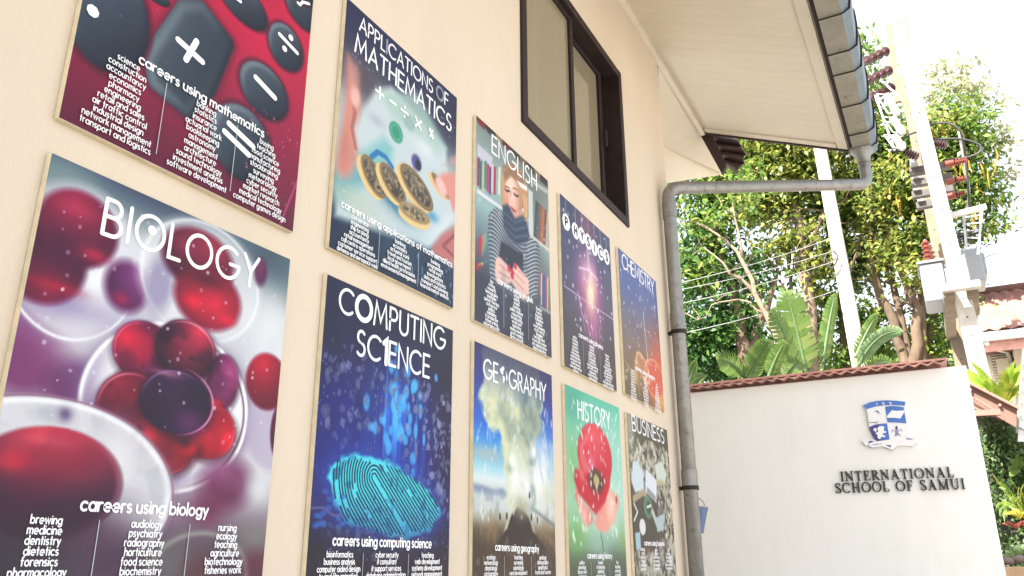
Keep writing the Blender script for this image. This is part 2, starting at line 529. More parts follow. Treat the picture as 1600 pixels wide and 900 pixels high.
# ================================================================ lettering: a round-ended monoline alphabet
def arc(cx, cy, rx, ry, a, b, n=None):
    n = n or max(5, int(abs(b-a)/15)+1)
    return [(cx+rx*math.cos(R(a+(b-a)*i/(n-1))), cy+ry*math.sin(R(a+(b-a)*i/(n-1)))) for i in range(n)]
UP = {
 'A': (.74, [[(0,0),(.37,1),(.74,0)], [(.13,.32),(.61,.32)]]),
 'B': (.58, [[(0,0),(0,1)], [(0,1),(.26,1)]+arc(.26,.76,.25,.24,90,-90)+[(0,.52)], [(.26,.52),(.31,.52)]+arc(.31,.26,.27,.26,90,-90)+[(0,0)]]),
 'C': (.86, [arc(.5,.5,.5,.5,48,312)]),
 'E': (.48, [[(.48,1),(0,1),(0,0),(.48,0)], [(0,.52),(.44,.52)]]),
 'F': (.46, [[(.46,1),(0,1),(0,0)], [(0,.50),(.42,.50)]]),
 'G': (.96, [arc(.5,.5,.5,.5,48,350)+[(.97,.47),(.58,.47)]]),
 'H': (.62, [[(0,0),(0,1)], [(.62,0),(.62,1)], [(0,.52),(.62,.52)]]),
 'I': (.02, [[(.01,0),(.01,1)]]),
 'L': (.42, [[(0,1),(0,0),(.42,0)]]),
 'M': (.90, [[(0,0),(.12,1),(.45,.2),(.78,1),(.90,0)]]),
 'N': (.66, [[(0,0),(0,1),(.66,0),(.66,1)]]),
 'O': (1.0, [arc(.5,.5,.5,.5,0,360,28)]),
 'P': (.52, [[(0,0),(0,1),(.26,1)]+arc(.26,.735,.26,.265,90,-90)+[(0,.47)]]),
 'R': (.56, [[(0,0),(0,1),(.26,1)]+arc(.26,.745,.25,.255,90,-90)+[(0,.49)], [(.24,.49),(.56,0)]]),
 'S': (.52, [arc(.27,.755,.23,.245,40,270)+arc(.26,.255,.26,.255,90,-140)]),
 'T': (.60, [[(0,1),(.60,1)], [(.30,1),(.30,0)]]),
 'U': (.62, [[(0,1),(0,.31)]+arc(.31,.31,.31,.31,180,360)+[(.62,1)]]),
 'Y': (.66, [[(0,1),(.33,.46),(.66,1)], [(.33,.46),(.33,0)]]),
 '1': (.20, [[(0,.84),(.20,1),(.20,0)]]),
 '%': (.7, [[(.1,0),(.6,1)], arc(.15,.78,.14,.18,0,360,12), arc(.55,.22,.14,.18,0,360,12)]),
 ' ': (.34, []),
}
X = .62
def o_(cx=.30): return arc(cx, X/2, .30, X/2, 0, 360, 16)
LOW = {
 'a': (.60, [o_(), [(.60,X),(.60,0)]]), 'b': (.60, [[(0,1),(0,0)], o_()]), 'c': (.50, [arc(.30,X/2,.30,X/2,50,310)]),
 'd': (.60, [o_(), [(.60,1),(.60,0)]]), 'e': (.60, [[(.02,X/2),(.60,X/2)]+arc(.30,X/2,.30,X/2,8,305)]),
 'f': (.36, [arc(.34,.82,.18,.18,80,180)+[(.16,0)], [(0,.6),(.34,.6)]]),
 'g': (.60, [o_(), [(.60,X),(.60,-.06)]+arc(.31,-.06,.29,.22,0,-150)]),
 'h': (.50, [[(0,1),(0,0)], [(0,.36)]+arc(.25,.37,.25,.25,180,0)+[(.50,0)]]), 'i': (.03, [[(.015,X),(.015,0)], [(.015,.86),(.015,.88)]]),
 'j': (.03, [[(.015,X),(.015,-.2)], [(.015,.86),(.015,.88)]]), 'k': (.46, [[(0,1),(0,0)], [(.42,X),(.02,.26)], [(.16,.38),(.46,0)]]),
 'l': (.02, [[(.01,1),(.01,0)]]),
 'm': (.82, [[(0,X),(0,0)], [(0,.38)]+arc(.205,.415,.205,.205,180,0)+[(.41,0)], [(.41,.38)]+arc(.615,.415,.205,.205,180,0)+[(.82,0)]]),
 'n': (.50, [[(0,X),(0,0)], [(0,.36)]+arc(.25,.37,.25,.25,180,0)+[(.50,0)]]), 'o': (.60, [o_()]),
 'p': (.60, [[(0,X),(0,-.28)], o_()]), 'q': (.60, [o_(), [(.60,X),(.60,-.28)]]), 'r': (.32, [[(0,X),(0,0)], [(0,.34)]+arc(.26,.36,.26,.26,180,75)]),
 's': (.38, [arc(.19,.465,.17,.155,40,270)+arc(.19,.155,.19,.155,90,-140)]), 't': (.32, [[(.16,.92),(.16,0)], [(0,.6),(.32,.6)]]),
 'u': (.50, [[(0,X),(0,.25)]+arc(.25,.25,.25,.25,180,360)+[(.50,X)], [(.50,.25),(.50,0)]]), 'v': (.50, [[(0,X),(.25,0),(.50,X)]]),
 'w': (.80, [[(0,X),(.2,0),(.4,X),(.6,0),(.8,X)]]), 'x': (.48, [[(0,X),(.48,0)], [(0,0),(.48,X)]]), 'y': (.50, [[(0,X),(.26,.03)], [(.50,X),(.14,-.28)]]),
 'z': (.46, [[(0,X),(.46,X),(0,0),(.46,0)]]), ' ': (.30, []),
}
def glyph(ch):
    if ch in UP and not ch.islower(): return UP[ch]
    return LOW[ch]
def layout(text, gap=.22, bold=()):
    """Strokes of a line at cap height 1, starting at x = 0; returns (width, [(points, heavy)])."""
    x, out = 0.0, []
    for i, ch in enumerate(text):
        w_, st = glyph(ch)
        for s in st: out.append(([(x+a, b) for a, b in s], i in bold))
        x += w_ + (gap if ch != ' ' else 0)
    return x-gap, out
def ribbon(vs, fs, pts, hw, caps=4):
    """Adds a flat round-ended ribbon along pts (2-D, metres) to vs/fs."""
    p = [np.array(pts[0], float)]
    for q in pts[1:]:
        q = np.array(q, float)
        if np.hypot(*(q-p[-1])) > 1e-6: p.append(q)
    if len(p) == 1: p.append(p[0]+np.array([1e-4, 0]))
    n = len(p); b = len(vs)
    closed = n > 4 and np.hypot(*(p[0]-p[-1])) < hw*.5
    for i in range(n):
        a = p[i-1] if i else (p[-2] if closed else None)
        c = p[i+1] if i < n-1 else (p[1] if closed else None)
        d1 = (p[i]-a)/np.hypot(*(p[i]-a)) if a is not None else None
        d2 = (c-p[i])/np.hypot(*(c-p[i])) if c is not None else None
        if d1 is None: d1 = d2
        if d2 is None: d2 = d1
        t = d1+d2; L_ = np.hypot(*t)
        t = t/L_ if L_ > 1e-3 else d1
        nn = np.array([-t[1], t[0]])
        k = min(1/max(.35, abs(nn @ np.array([-d1[1], d1[0]]))), 2.2)
        vs.append(p[i]+nn*hw*k); vs.append(p[i]-nn*hw*k)
    for i in range(n-1): fs.append((b+2*i+1, b+2*i+3, b+2*i+2, b+2*i))
    if not closed and caps:
        for end in (0, n-1):
            d = (p[0]-p[1]) if end == 0 else (p[-1]-p[-2])
            d = d/np.hypot(*d); nn = np.array([-d[1], d[0]])
            i0 = len(vs)
            l, r_ = (b+2*end, b+2*end+1) if end else (b+1, b)
            for j in range(1, caps):
                t = math.pi*j/caps
                vs.append(p[end]+(nn*math.cos(t)+d*math.sin(t))*hw)
            ring = [l]+list(range(i0, i0+caps-1))+[r_]
            fs.append(tuple(reversed(ring)))

def warp(h):
    # paper layout sketched on a sheared sheet, straightened to poster coordinates
    return lambda x, y: ((h[0]*x+h[1]*y+h[2])/(h[6]*x+h[7]*y+1), (h[3]*x+h[4]*y+h[5])/(h[6]*x+h[7]*y+1))
WARP_E = (0.00162098,1.59537e-05,-0.176411,-0.000854169,0.000932379,0.0518142,-0.000337191,5.93255e-05)
WARP_H = (0.00187459,-5.07777e-05,-0.215951,-0.000349239,0.000786116,0.00268867,-0.000318513,5.60393e-05)
WARP_S = (0.00220111,-0.000113802,-1.35439,-0.00033922,0.000769872,-0.00690777,-0.000318513,5.60393e-05)

# ================================================================ printing: a small painter for the pictures on the posters
class Art:
    """A picture in poster coordinates: u 0..1 across, v 0..H down (both in poster widths); colours 0..255."""
    def __init__(s, nx, H, seed):
        s.nx = nx; s.ny = int(nx*H)
        s.U, s.V = np.meshgrid(np.linspace(0, 1, nx), np.linspace(0, H, s.ny))
        s.I = np.zeros((s.ny, nx, 3)); s.H = H
        s.g = np.random.default_rng(seed)
    def noise(s, fu, fv=None, octs=3):
        fv = fv or fu; out = 0; amp = 1; tot = 0
        for o in range(octs):
            nu, nv = int(fu*2**o)+2, int(fv*2**o*s.H)+2
            G = s.g.random((nv+1, nu+1))
            x = s.U*(nu-1); y = s.V/s.H*(nv-1)
            xi = np.minimum(x.astype(int), nu-1); yi = np.minimum(y.astype(int), nv-1)
            fx = x-xi; fy = y-yi
            fx = fx*fx*(3-2*fx); fy = fy*fy*(3-2*fy)
            out = out + amp*((G[yi,xi]*(1-fx)+G[yi,xi+1]*fx)*(1-fy)+(G[yi+1,xi]*(1-fx)+G[yi+1,xi+1]*fx)*fy)
            tot += amp; amp *= .5
        return out/tot
    def mix(s, m, c):
        c = np.asarray(c, float)
        m = np.clip(m, 0, 1)[..., None]
        s.I = s.I*(1-m)+c*m
    def grad(s, stops):
        vs = [p for p, c in stops]
        for k in range(3): s.I[..., k] = np.interp(s.V, vs, [c[k] for p, c in stops])
    def ed(s, c, rx, ry, ang=0):
        x = s.U-c[0]; y = s.V-c[1]; ca, sa = math.cos(R(ang)), math.sin(R(ang))
        return np.hypot((x*ca+y*sa)/rx, (-x*sa+y*ca)/ry)
    def ell(s, c, rx, ry, col, soft=.12, ang=0, a=1):
        s.mix(a*np.clip((1+soft-s.ed(c, rx, ry, ang))/(2*soft), 0, 1), col)
    def glow(s, c, rx, ry, col, a=1, p=2, ang=0):
        s.mix(a*np.exp(-s.ed(c, rx, ry, ang)**p), col)
    def add(s, m, col):
        s.I = s.I+np.clip(m, 0, 1)[..., None]*np.asarray(col, float)
    def ring(s, c, rx, ry, wd, col, a=1, ang=0, m=1):
        d = (s.ed(c, rx, ry, ang)-1)/wd
        s.mix(a*np.exp(-d*d)*m, col)
    def ball(s, c, rx, ry, dark, light, hx=-.3, hy=-.5, soft=.06, ang=0, a=1, rim=None, p=1.3):
        e = s.ed(c, rx, ry, ang)
        t = np.clip(1-np.hypot((s.U-c[0])/rx-hx, (s.V-c[1])/ry-hy)/1.5, 0, 1)**p
        col = np.asarray(dark, float)*(1-t[..., None])+np.asarray(light, float)*t[..., None]
        s.mix(a*np.clip((1+soft-e)/(2*soft), 0, 1), col)
        if rim: s.ring(c, rx*.95, ry*.95, .05, rim, .55, ang, m=np.clip((s.U-c[0])/rx*rim_dx+(s.V-c[1])/ry*rim_dy, 0, 1))
    def inside(s, pts):
        ins = np.zeros(s.U.shape, bool); dm = np.full(s.U.shape, 9.)
        n = len(pts)
        for i in range(n):
            (x0, y0), (x1, y1) = pts[i], pts[(i+1) % n]
            cond = ((y0 > s.V) != (y1 > s.V))
            xx = x0+(s.V-y0)*(x1-x0)/((y1-y0) or 1e-9)
            ins ^= cond & (s.U < xx)
            L2 = (x1-x0)**2+(y1-y0)**2+1e-12
            t = np.clip(((s.U-x0)*(x1-x0)+(s.V-y0)*(y1-y0))/L2, 0, 1)
            dm = np.minimum(dm, np.hypot(s.U-x0-t*(x1-x0), s.V-y0-t*(y1-y0)))
        return np.where(ins, dm, -dm)
    def poly(s, pts, col, soft=.006, a=1):
        d = s.inside(pts)
        s.mix(a*np.clip(d/(2*soft)+.5, 0, 1), col)
    def line(s, pts, wd, col, a=1):
        d = np.full(s.U.shape, 9.)
        for (x0, y0), (x1, y1) in zip(pts[:-1], pts[1:]):
            L2 = (x1-x0)**2+(y1-y0)**2+1e-12
            t = np.clip(((s.U-x0)*(x1-x0)+(s.V-y0)*(y1-y0))/L2, 0, 1)
            d = np.minimum(d, np.hypot(s.U-x0-t*(x1-x0), s.V-y0-t*(y1-y0)))
        s.mix(a*np.clip((wd-d)/(wd*.6)+.3, 0, 1), col)
    def specks(s, n, u, v, size, col, a=.8, stretch=1.0, spread=.5):
        for i in range(n):
            c = (s.g.uniform(*u), s.g.uniform(*v)); r_ = size*(1-spread+2*spread*s.g.random())
            s.dab(c, r_, r_*stretch*(.7+.6*s.g.random()), col, a*(.5+.5*s.g.random()), s.g.uniform(-25, 25))
    def dab(s, c, rx, ry, col, a, ang=0):
        m = max(rx, ry)*1.6+2/s.nx
        i0, i1 = int(max(0, (c[1]-m)*s.nx)), int(max(0, (c[1]+m)*s.nx))+2
        j0, j1 = int(max(0, (c[0]-m)*s.nx)), int(max(0, (c[0]+m)*s.nx))+2
        U, V = s.U[i0:i1, j0:j1], s.V[i0:i1, j0:j1]
        if U.size == 0: return
        x = U-c[0]; y = V-c[1]; ca, sa = math.cos(R(ang)), math.sin(R(ang))
        e = np.hypot((x*ca+y*sa)/rx, (-x*sa+y*ca)/ry)
        k = (np.clip((1.35-e)/.6, 0, 1)*a)[..., None]
        s.I[i0:i1, j0:j1] = s.I[i0:i1, j0:j1]*(1-k)+np.asarray(col, float)*k
    def shards(s, n, u, v, size, col, a=.75, dens=None):
        for i in range(n):
            for t in range(20):
                c = (s.g.uniform(*u), s.g.uniform(*v))
                if dens is None or s.g.random() < dens(*c): break
            else: continue
            k = s.g.integers(3, 6); r_ = size*(.45+1.0*s.g.random()); a0 = s.g.uniform(0, 6.28); fl = s.g.uniform(.35, 1)
            tilt = s.g.uniform(-.6, 1.2)
            P = []
            for j in range(k):
                t = a0+6.283*(j+.35*s.g.random())/k
                x, y = r_*math.cos(t)*fl, r_*math.sin(t)
                P.append((c[0]+x*math.cos(tilt)-y*math.sin(tilt), c[1]+x*math.sin(tilt)+y*math.cos(tilt)))
            m = size*2
            i0, i1 = int(max(0, (c[1]-m)*s.nx)), int(max(0, (c[1]+m)*s.nx))+2
            j0, j1 = int(max(0, (c[0]-m)*s.nx)), int(max(0, (c[0]+m)*s.nx))+2
            sub = Art.__new__(Art); sub.U, sub.V = s.U[i0:i1, j0:j1], s.V[i0:i1, j0:j1]
            if sub.U.size == 0: continue
            d = sub.inside(P)
            q = (np.clip(d*s.nx*.8+.5, 0, 1)*a*(.55+.45*s.g.random()))[..., None]
            cc = np.asarray(col, float)*(.75+.35*s.g.random())
            s.I[i0:i1, j0:j1] = s.I[i0:i1, j0:j1]*(1-q)+cc*q
rim_dx, rim_dy = .7, .3

INK_K, INK_G = 0.74, 1.12
def print_mat():
    m = bpy.data.materials.new('poster_print')
    m.use_nodes = True
    nt = m.node_tree; b = nt.nodes['Principled BSDF']
    at = nt.nodes.new('ShaderNodeVertexColor'); at.layer_name = 'ink'
    tc = nt.nodes.new('ShaderNodeTexCoord')
    nz = nt.nodes.new('ShaderNodeTexNoise'); nz.inputs['Scale'].default_value = 9; nz.inputs['Detail'].default_value = 7
    nt.links.new(tc.outputs['Object'], nz.inputs['Vector'])
    mr = nt.nodes.new('ShaderNodeMapRange'); mr.inputs['To Min'].default_value = .30; mr.inputs['To Max'].default_value = .46
    nt.links.new(nz.outputs['Fac'], mr.inputs['Value']); nt.links.new(mr.outputs[0], b.inputs['Roughness'])
    nt.links.new(at.outputs['Color'], b.inputs['Base Color'])
    b.inputs['Specular IOR Level'].default_value = .30
    return m
PRINT = print_mat()
BOARD = mat('poster_backing_board', (0.66, 0.57, 0.39), 0.7, 0.15, 20.0)
INKW = mat('white_ink', (0.80, 0.80, 0.80), 0.45, 0.02, 8.0, spec=.3)
INKG = mat('pale_grey_ink', (0.50, 0.54, 0.57), 0.45, 0.05, 8.0, spec=.3)
INKD = mat('dark_ink', (0.03, 0.035, 0.05), 0.45, 0.05, 8.0, spec=.3)
INKB = mat('deep_teal_ink', (0.004, 0.03, 0.07), 0.45, 0.05, 8.0, spec=.3)
RECTS = {'M':(0.7246,1.3144,3.0523,2.2901),'B':(0.7250,1.3140,2.2229,1.4607),'A':(1.4413,2.0286,3.0485,2.2970),'C':(1.4430,2.0311,2.2279,1.4657),'E':(2.1580,2.7471,3.0506,2.2936),'G':(2.1595,2.7428,2.2266,1.4644),'P':(2.8632,3.4446,3.0434,2.2866),'H':(2.8606,3.4612,2.2167,1.4545),'K':(3.5563,4.1518,3.0375,2.2980),'S':(3.5609,4.1738,2.2109,1.4487)}
PX = .0145                       # the printed face stands this far off the wall

class Poster:
    def __init__(s, key, label, nx):
        s.y0, s.y1, s.z1, s.z0 = RECTS[key]
        s.w = s.y1-s.y0; s.H = (s.z1-s.z0)/s.w; s.layer = 0
        s.root = thing('subject_poster', label, 'poster', (0, (s.y0+s.y1)/2, s.z0), 'subject posters mounted on the cream wall')
        b = MB(); b.box((.0015, s.y0, s.z0), (PX-.0008, s.y1, s.z1)); b.build('backing_board', BOARD, s.root)
        s.art = Art(nx, s.H, sum(map(ord, label)))
    def finish(s):
        a = s.art; ny, nx = a.U.shape
        V = np.stack([np.full(a.U.shape, PX), s.y0+.0012+a.U*(s.w-.0024), s.z1-.0012-a.V*((s.w-.0024)*(s.z1-s.z0-.0024)/(s.z1-s.z0)/(s.w-.0024)*s.w/s.w)], -1).reshape(-1, 3)
        V[:, 2] = s.z1-.0012-(a.V.ravel()/s.H)*(s.z1-s.z0-.0024)
        idx = np.arange(ny*nx).reshape(ny, nx)
        F = np.stack([idx[1:, :-1], idx[1:, 1:], idx[:-1, 1:], idx[:-1, :-1]], -1).reshape(-1, 4)
        o = np_mesh('print', V, F, PRINT, s.root)
        ca = o.data.color_attributes.new('ink', 'FLOAT_COLOR', 'POINT')
        c = np.ones((ny*nx, 4), np.float32)
        grain = 1+.03*(a.g.random(a.U.shape)-.5)
        c[:, :3] = lin(np.clip(a.I*grain[..., None], 2, 255)).reshape(-1, 3)**INK_G*INK_K
        ca.data.foreach_set('color', c.ravel())
    def p3(s, q, x): return (x, s.y0+q[0]*s.w, s.z1-q[1]*s.w)
    def strokes(s, name, lines, ink, caps=4):
        """lines: list of (points in u,v, half width in u)."""
        vs, fs, xs = [], [], []
        s.layer += 1
        for i, (pts, hw) in enumerate(lines):
            n0 = len(vs)
            ribbon(vs, fs, [(p[0], -p[1]) for p in pts], hw, caps)
            xs += [PX+.0006+.00025*s.layer+.00003*(i % 8)]*(len(vs)-n0)
        b = MB(); b.add([s.p3((v[0], -v[1]), x) for v, x in zip(vs, xs)], fs)
        return b.build(name, ink, s.root)
    def text(s, t, p0, p1, cap, weight, bold=(), slant=0.0, gap=.22, skip=()):
        """Line of lettering from baseline point p0 to baseline point p1 (u,v); returns strokes."""
        w_, st = layout(t, gap)
        p0, p1 = np.array(p0), np.array(p1); d = (p1-p0)/w_
        out = []
        k = -1; x = 0; owner = []
        for i, ch in enumerate(t):
            owner += [i]*len(glyph(ch)[1])
        for (pts, _), i in zip(st, owner):
            if i in skip: continue
            out.append(([tuple(p0+d*(a+slant*b)+np.array([0, -cap*b])) for a, b in pts], weight*(1.75 if i in bold else 1)*cap))
        return out
    def centred(s, t, uc, v, cap, weight, maxw=.285, cond=.80):
        w_, st = layout(t, .24)
        wd = min(w_*cap*cond, maxw)
        return s.text(t, (uc-wd/2, v), (uc+wd/2, v), cap, weight, gap=.24)
    def lists(s, cols, v0, dv, cap, weight, ink=None, cx=(.19, .5, .81), dvs=True):
        for uc, rows in zip(cx, cols):
            L_ = []
            for i, t in enumerate(rows):
                L_ += s.centred(t, uc, v0+dv*i, cap, weight)
            if L_: s.strokes('career_list', L_, ink or INKW, 2)
        if dvs:
            v1 = min(s.H-.02, v0+dv*9.5)
            for uc in (.335, .657): s.strokes('column_rule', [([(uc, v0-dv*.6), (uc, v1)], .0011)], INKG, 0)


# ---------------------------------------------------------------- MATHEMATICS: black keys on a crimson calculator
P = Poster('M', 'crimson poster of black calculator keys, the one cut off by the top of the photo', 300)
a = P.art
a.grad([(0, (205,30,78)), (.55, (196,22,70)), (.9, (160,20,66)), (1.3, (104,18,56))])
a.glow((.42,.30), .3, .3, (225,40,88), .6)
a.I *= (.93+.14*a.noise(3, 3, 2))[..., None]
def key(c, rx, ry, ang=0, sq=2.0):
    x = a.U-c[0]; y = a.V-c[1]; ca, sa = math.cos(R(ang)), math.sin(R(ang))
    X_ = (x*ca+y*sa)/rx; Y_ = (-x*sa+y*ca)/ry
    e = (np.abs(X_)**sq+np.abs(Y_)**sq)**(1/sq)
    a.mix(.75*np.clip((1.16-e)/.14, 0, 1), (88,10,42))
    t = np.clip(.62-.30*x/rx*1.0-.34*y/ry, 0, 1)
    col = np.array([20,27,40])*(1-t[..., None])+np.array([86,99,110])*t[..., None]
    a.mix(np.clip((1.0-e)/.06, 0, 1), col)
    a.mix(.55*np.exp(-((e-.86)/.10)**2)*np.clip(-.6*x/rx-.6*y/ry+.1, 0, 1), (160,172,178))
    a.mix(.6*np.exp(-((e-.93)/.07)**2)*np.clip(.6*x/rx+.5*y/ry, 0, 1), (10,14,26))
def rounded(pts, r_):
    d = a.inside(pts)
    a.mix(.7*np.clip((d+r_+.03)/.04, 0, 1), (92,10,44))
    m = np.clip((d+r_)/.008, 0, 1)
    cx = np.mean([p[0] for p in pts]); cy = np.mean([p[1] for p in pts])
    t = np.clip(.52-1.5*(a.U-cx)-.55*(a.V-cy), 0, 1)
    a.mix(m, np.array([24,33,46])*(1-t[..., None])+np.array([98,112,120])*t[..., None])
    a.mix(.7*np.exp(-((d+r_-.03)/.022)**2)*np.clip(.5-3*(a.U-cx), 0, 1)*m, (140,152,158))
    a.mix(.8*np.exp(-((d+r_-.015)/.02)**2)*np.clip(2.5*(a.U-cx)+.9*(a.V-cy), 0, 1)*m, (12,16,28))
rounded([(0.360,0.658), (0.436,0.606), (0.569,0.670), (0.513,0.901), (0.431,1.035), (0.295,1.003), (0.260,0.929)], .035)
key((0.092,0.870), .155, .20)
key((0.865,0.504), .105, .105, 10); key((0.775,0.766), .135, .115, 8)
key((0.616,0.453), .14, .085, 10); key((0.949,0.254), .12, .10); key((0.692,1.039), .155, .155, 8)
key((0.242,0.681), .06, .03)
for q in ((.14,.30), (.42,.20), (.70,.13), (.93,.10)): key(q, .13, .13, 8)
a.specks(70, (.72,1), (.85,1.28), .0035, (225,120,160), .7)
a.specks(40, (0,1), (.6,1.25), .003, (225,120,160), .4)
a.line([(0.927,1.286), (0.999,1.070)], .006, (215,110,150), .55)
P.finish()
sy = []
W_ = .012
def seg(*p): return (list(p), W_)
sy += [seg((0.356,0.793), (0.468,0.817)), seg((0.432,0.752), (0.399,0.850))]
sy += [seg((0.721,0.735), (0.831,0.768)), seg((0.619,0.994), (0.746,1.030)), seg((0.603,1.035), (0.728,1.073))]
sy += [([(0.819,0.471), (0.929,0.496)], .009), ([(0.883,0.447), (0.885,0.448)], .014), ([(0.855,0.520), (0.856,0.520)], .014)]
sy += [([(0.038,0.889), (0.040,0.890)], .021), ([(0.903,0.257), (0.917,0.258), (0.932,0.233), (0.971,0.216)], .007), ([(0.580,0.461), (0.601,0.461)], .008)]
for grp in (sy[0:2], sy[2:3], sy[3:5], sy[5:8], sy[8:9], sy[9:10], sy[10:11]): P.strokes('key_symbol', grp, INKW)
P.strokes('heading', P.text('careers using mathematics', (.222,.970), (.79,.968), .036, .088), INKW)
P.lists([['science','construction','accountancy','economics','pharmacy','engineering','retail and sales','air traffic control','industrial design','network management','transport and logistics'],
         ['banking','statistics','insurance','actuarial work','bookkeeping','astronomy','management','architecture','sound technology','investment analysis','software development'],
         ['buying','teaching','food science','manufacturing','stockbroking','surveying','meteorology','cyber security','market research','medical technology','computer games design']],
        1.000, .0270, .0225, .070, cx=(.187,.51,.81))

# ---------------------------------------------------------------- BIOLOGY: red cells in clear membranes
P = Poster('B', 'biology poster of red cells inside clear round membranes, lower left of all the posters', 330)
a = P.art
a.grad([(0, (92,114,126)), (.10, (126,146,152)), (.26, (198,208,212)), (.55, (220,222,228)), (.85, (206,200,210)), (1.02, (134,116,132)), (1.15, (84,66,84)), (1.3, (60,50,64))])
a.glow((0.300,-0.032), .32, .09, (66,72,98), .9); a.glow((0.065,0.070), .14, .08, (132,156,156), .7); a.glow((0.932,0.064), .10, .13, (84,104,114), .8)
a.glow((0.867,0.047), .09, .07, (76,88,104), .7); a.glow((0.310,0.233), .16, .12, (222,228,232), .8); a.glow((0.919,0.257), .12, .12, (226,232,232), .8)
nA = a.noise(4, 4, 3); nB = a.noise(14, 14, 3)
a.I *= (.93+.14*nA)[..., None]
# blurred far cells
a.ell((0.053,0.533), .12, .13, (146,88,140), .5); a.ell((0.040,0.624), .12, .09, (132,62,116), .4); a.ell((0.186,0.653), .085, .075, (112,50,104), .35)
a.glow((0.239,0.437), .10, .05, (156,134,184), .8); a.glow((0.180,0.495), .10, .10, (220,216,226), .7); a.ell((0.327,0.337), .10, .12, (196,184,208), .4, a=.6)
# upper left cell in its membrane
a.ell((0.136,0.291), .215, .235, (214,214,226), .10, a=.75); a.glow((0.108,0.422), .18, .05, (148,128,182), .85); a.glow((0.209,0.312), .08, .10, (236,238,244), .9)
a.mix(.85*np.exp(-((a.ed((0.131,0.285), .215, .245)-1)/.022)**2)*np.clip((a.V-(-0.086,0.324)[1])*8, 0, 1), (244,246,250))
a.ball((0.037,0.324), .130, .125, (66,16,50), (140,24,66), .2, .7, soft=.10); a.ball((0.122,0.195), .130, .118, (88,18,54), (176,34,76), -.2, -.6, soft=.10)
a.glow((0.176,0.259), .05, .022, (206,30,76), .85); a.glow((0.084,0.387), .08, .018, (180,26,62), .8); a.glow((0.086,0.264), .07, .05, (84,20,60), .7); a.glow((0.108,0.140), .07, .02, (196,60,96), .5)
a.ball((0.308,0.320), .078, .082, (92,30,84), (156,88,154), .6, -.6, soft=.22); a.glow((0.295,0.366), .03, .02, (176,30,84), .8)
# upper right pair, softly out of focus in a pale membrane
a.ell((0.598,0.215), .26, .215, (222,226,230), .12, a=.7); a.ring((0.598,0.215), .252, .21, .035, (240,243,246), .6); a.ell((0.423,0.277), .05, .10, (150,138,180), .4, a=.8)
a.ball((0.567,0.147), .155, .110, (84,14,44), (170,44,72), .3, -.6, soft=.12); a.ball((0.627,0.271), .145, .110, (112,12,44), (226,34,66), .2, .1, soft=.12)
a.glow((0.565,0.297), .045, .026, (236,28,60), .95); a.glow((0.714,0.324), .04, .02, (232,32,62), .9); a.glow((0.502,0.114), .05, .03, (160,56,90), .6); a.glow((0.607,0.204), .08, .03, (74,12,40), .7)
a.ball((0.852,0.099), .032, .055, (96,40,84), (128,56,96), soft=.3)
# the big clear egg and its tight cluster
mc = (0.534,0.663); E_ = a.ed(mc, .325, .270)
a.mix(.8*np.exp(-np.clip(E_-1, 0, 9)/.09)*np.clip(.55+.6*np.sin(np.arctan2(a.V-mc[1], a.U-mc[0])*2+2), .15, 1), (120,88,134))
a.ell(mc, .325, .270, (234,230,236), .025, a=.96)
lf, tp, bt, rt_ = [np.clip(q, 0, 1) for q in (-(a.U-mc[0])*3.4, -(a.V-mc[1])*3.6+.2, (a.V-mc[1])*3.8, (a.U-mc[0])*3.6)]
a.mix(.85*np.exp(-((E_-.90)/.09)**2)*lf, (156,130,184)); a.mix(.95*np.exp(-((E_-.86)/.10)**2)*tp, (238,242,240)); a.mix(.85*np.exp(-((E_-.86)/.09)**2)*bt, (184,168,204)); a.mix(.9*np.exp(-((E_-.86)/.07)**2)*rt_*(1-bt), (236,236,240))
a.mix(np.clip((nB-.5)*4, 0, .5)*np.exp(-((E_-.86)/.10)**2)*tp, (168,176,172)); a.mix(np.clip((nB-.55)*5, 0, .6)*np.exp(-((E_-.90)/.06)**2)*tp*lf*2, (190,110,120))
a.mix(np.exp(-((E_-.985)/.020)**2), (254,254,255)); a.mix(.7*np.exp(-((E_-.945)/.014)**2)*np.clip(rt_*1.4-.3, 0, 1), (80,34,60))
ci = (0.529,0.677)
a.ell(ci, .20, .165, (96,12,40), .22, a=.9)
def cell(c, rx, ry, dark, light, hx, hy, rim=(250,160,180), soft=.05):
    c = (ci[0]+(c[0]-ci[0])*.93, ci[1]+(c[1]-ci[1])*.93); rx *= .90; ry *= .90
    light = tuple(min(255, q*1.08) for q in light)
    a.ball((c[0]+.006, c[1]+.010), rx*1.06, ry*1.06, (46,8,30), (46,8,30), soft=.16, a=.6)
    a.ball(c, rx, ry, dark, light, hx, hy, soft=soft, p=1.6)
    e = a.ed(c, rx, ry)
    a.mix((e < 1)*np.clip((nB-.5)*3, 0, .35)*np.clip(1.2-e, 0, 1), light); a.mix((e < 1)*np.clip((.45-nB)*2.5, 0, .3), dark)
    a.mix(.75*np.exp(-((e-.93)/.035)**2)*np.clip(((a.U-c[0])/rx*hx+(a.V-c[1])/ry*hy)*1.6-.35, 0, 1), rim)
cell((0.744,0.531), .078, .105, (84,20,64), (176,74,134), .4, -.3); cell((0.393,0.494), .125, .105, (86,16,64), (214,28,62), -.6, -.3); cell((0.564,0.453), .138, .112, (44,10,38), (222,54,84), .4, -.8)
cell((0.527,0.814), .120, .082, (104,8,30), (160,26,46), .1, .6); cell((0.375,0.689), .135, .122, (84,12,38), (146,28,58), -.5, -.6); cell((0.718,0.721), .118, .102, (140,10,38), (230,34,56), .6, .1)
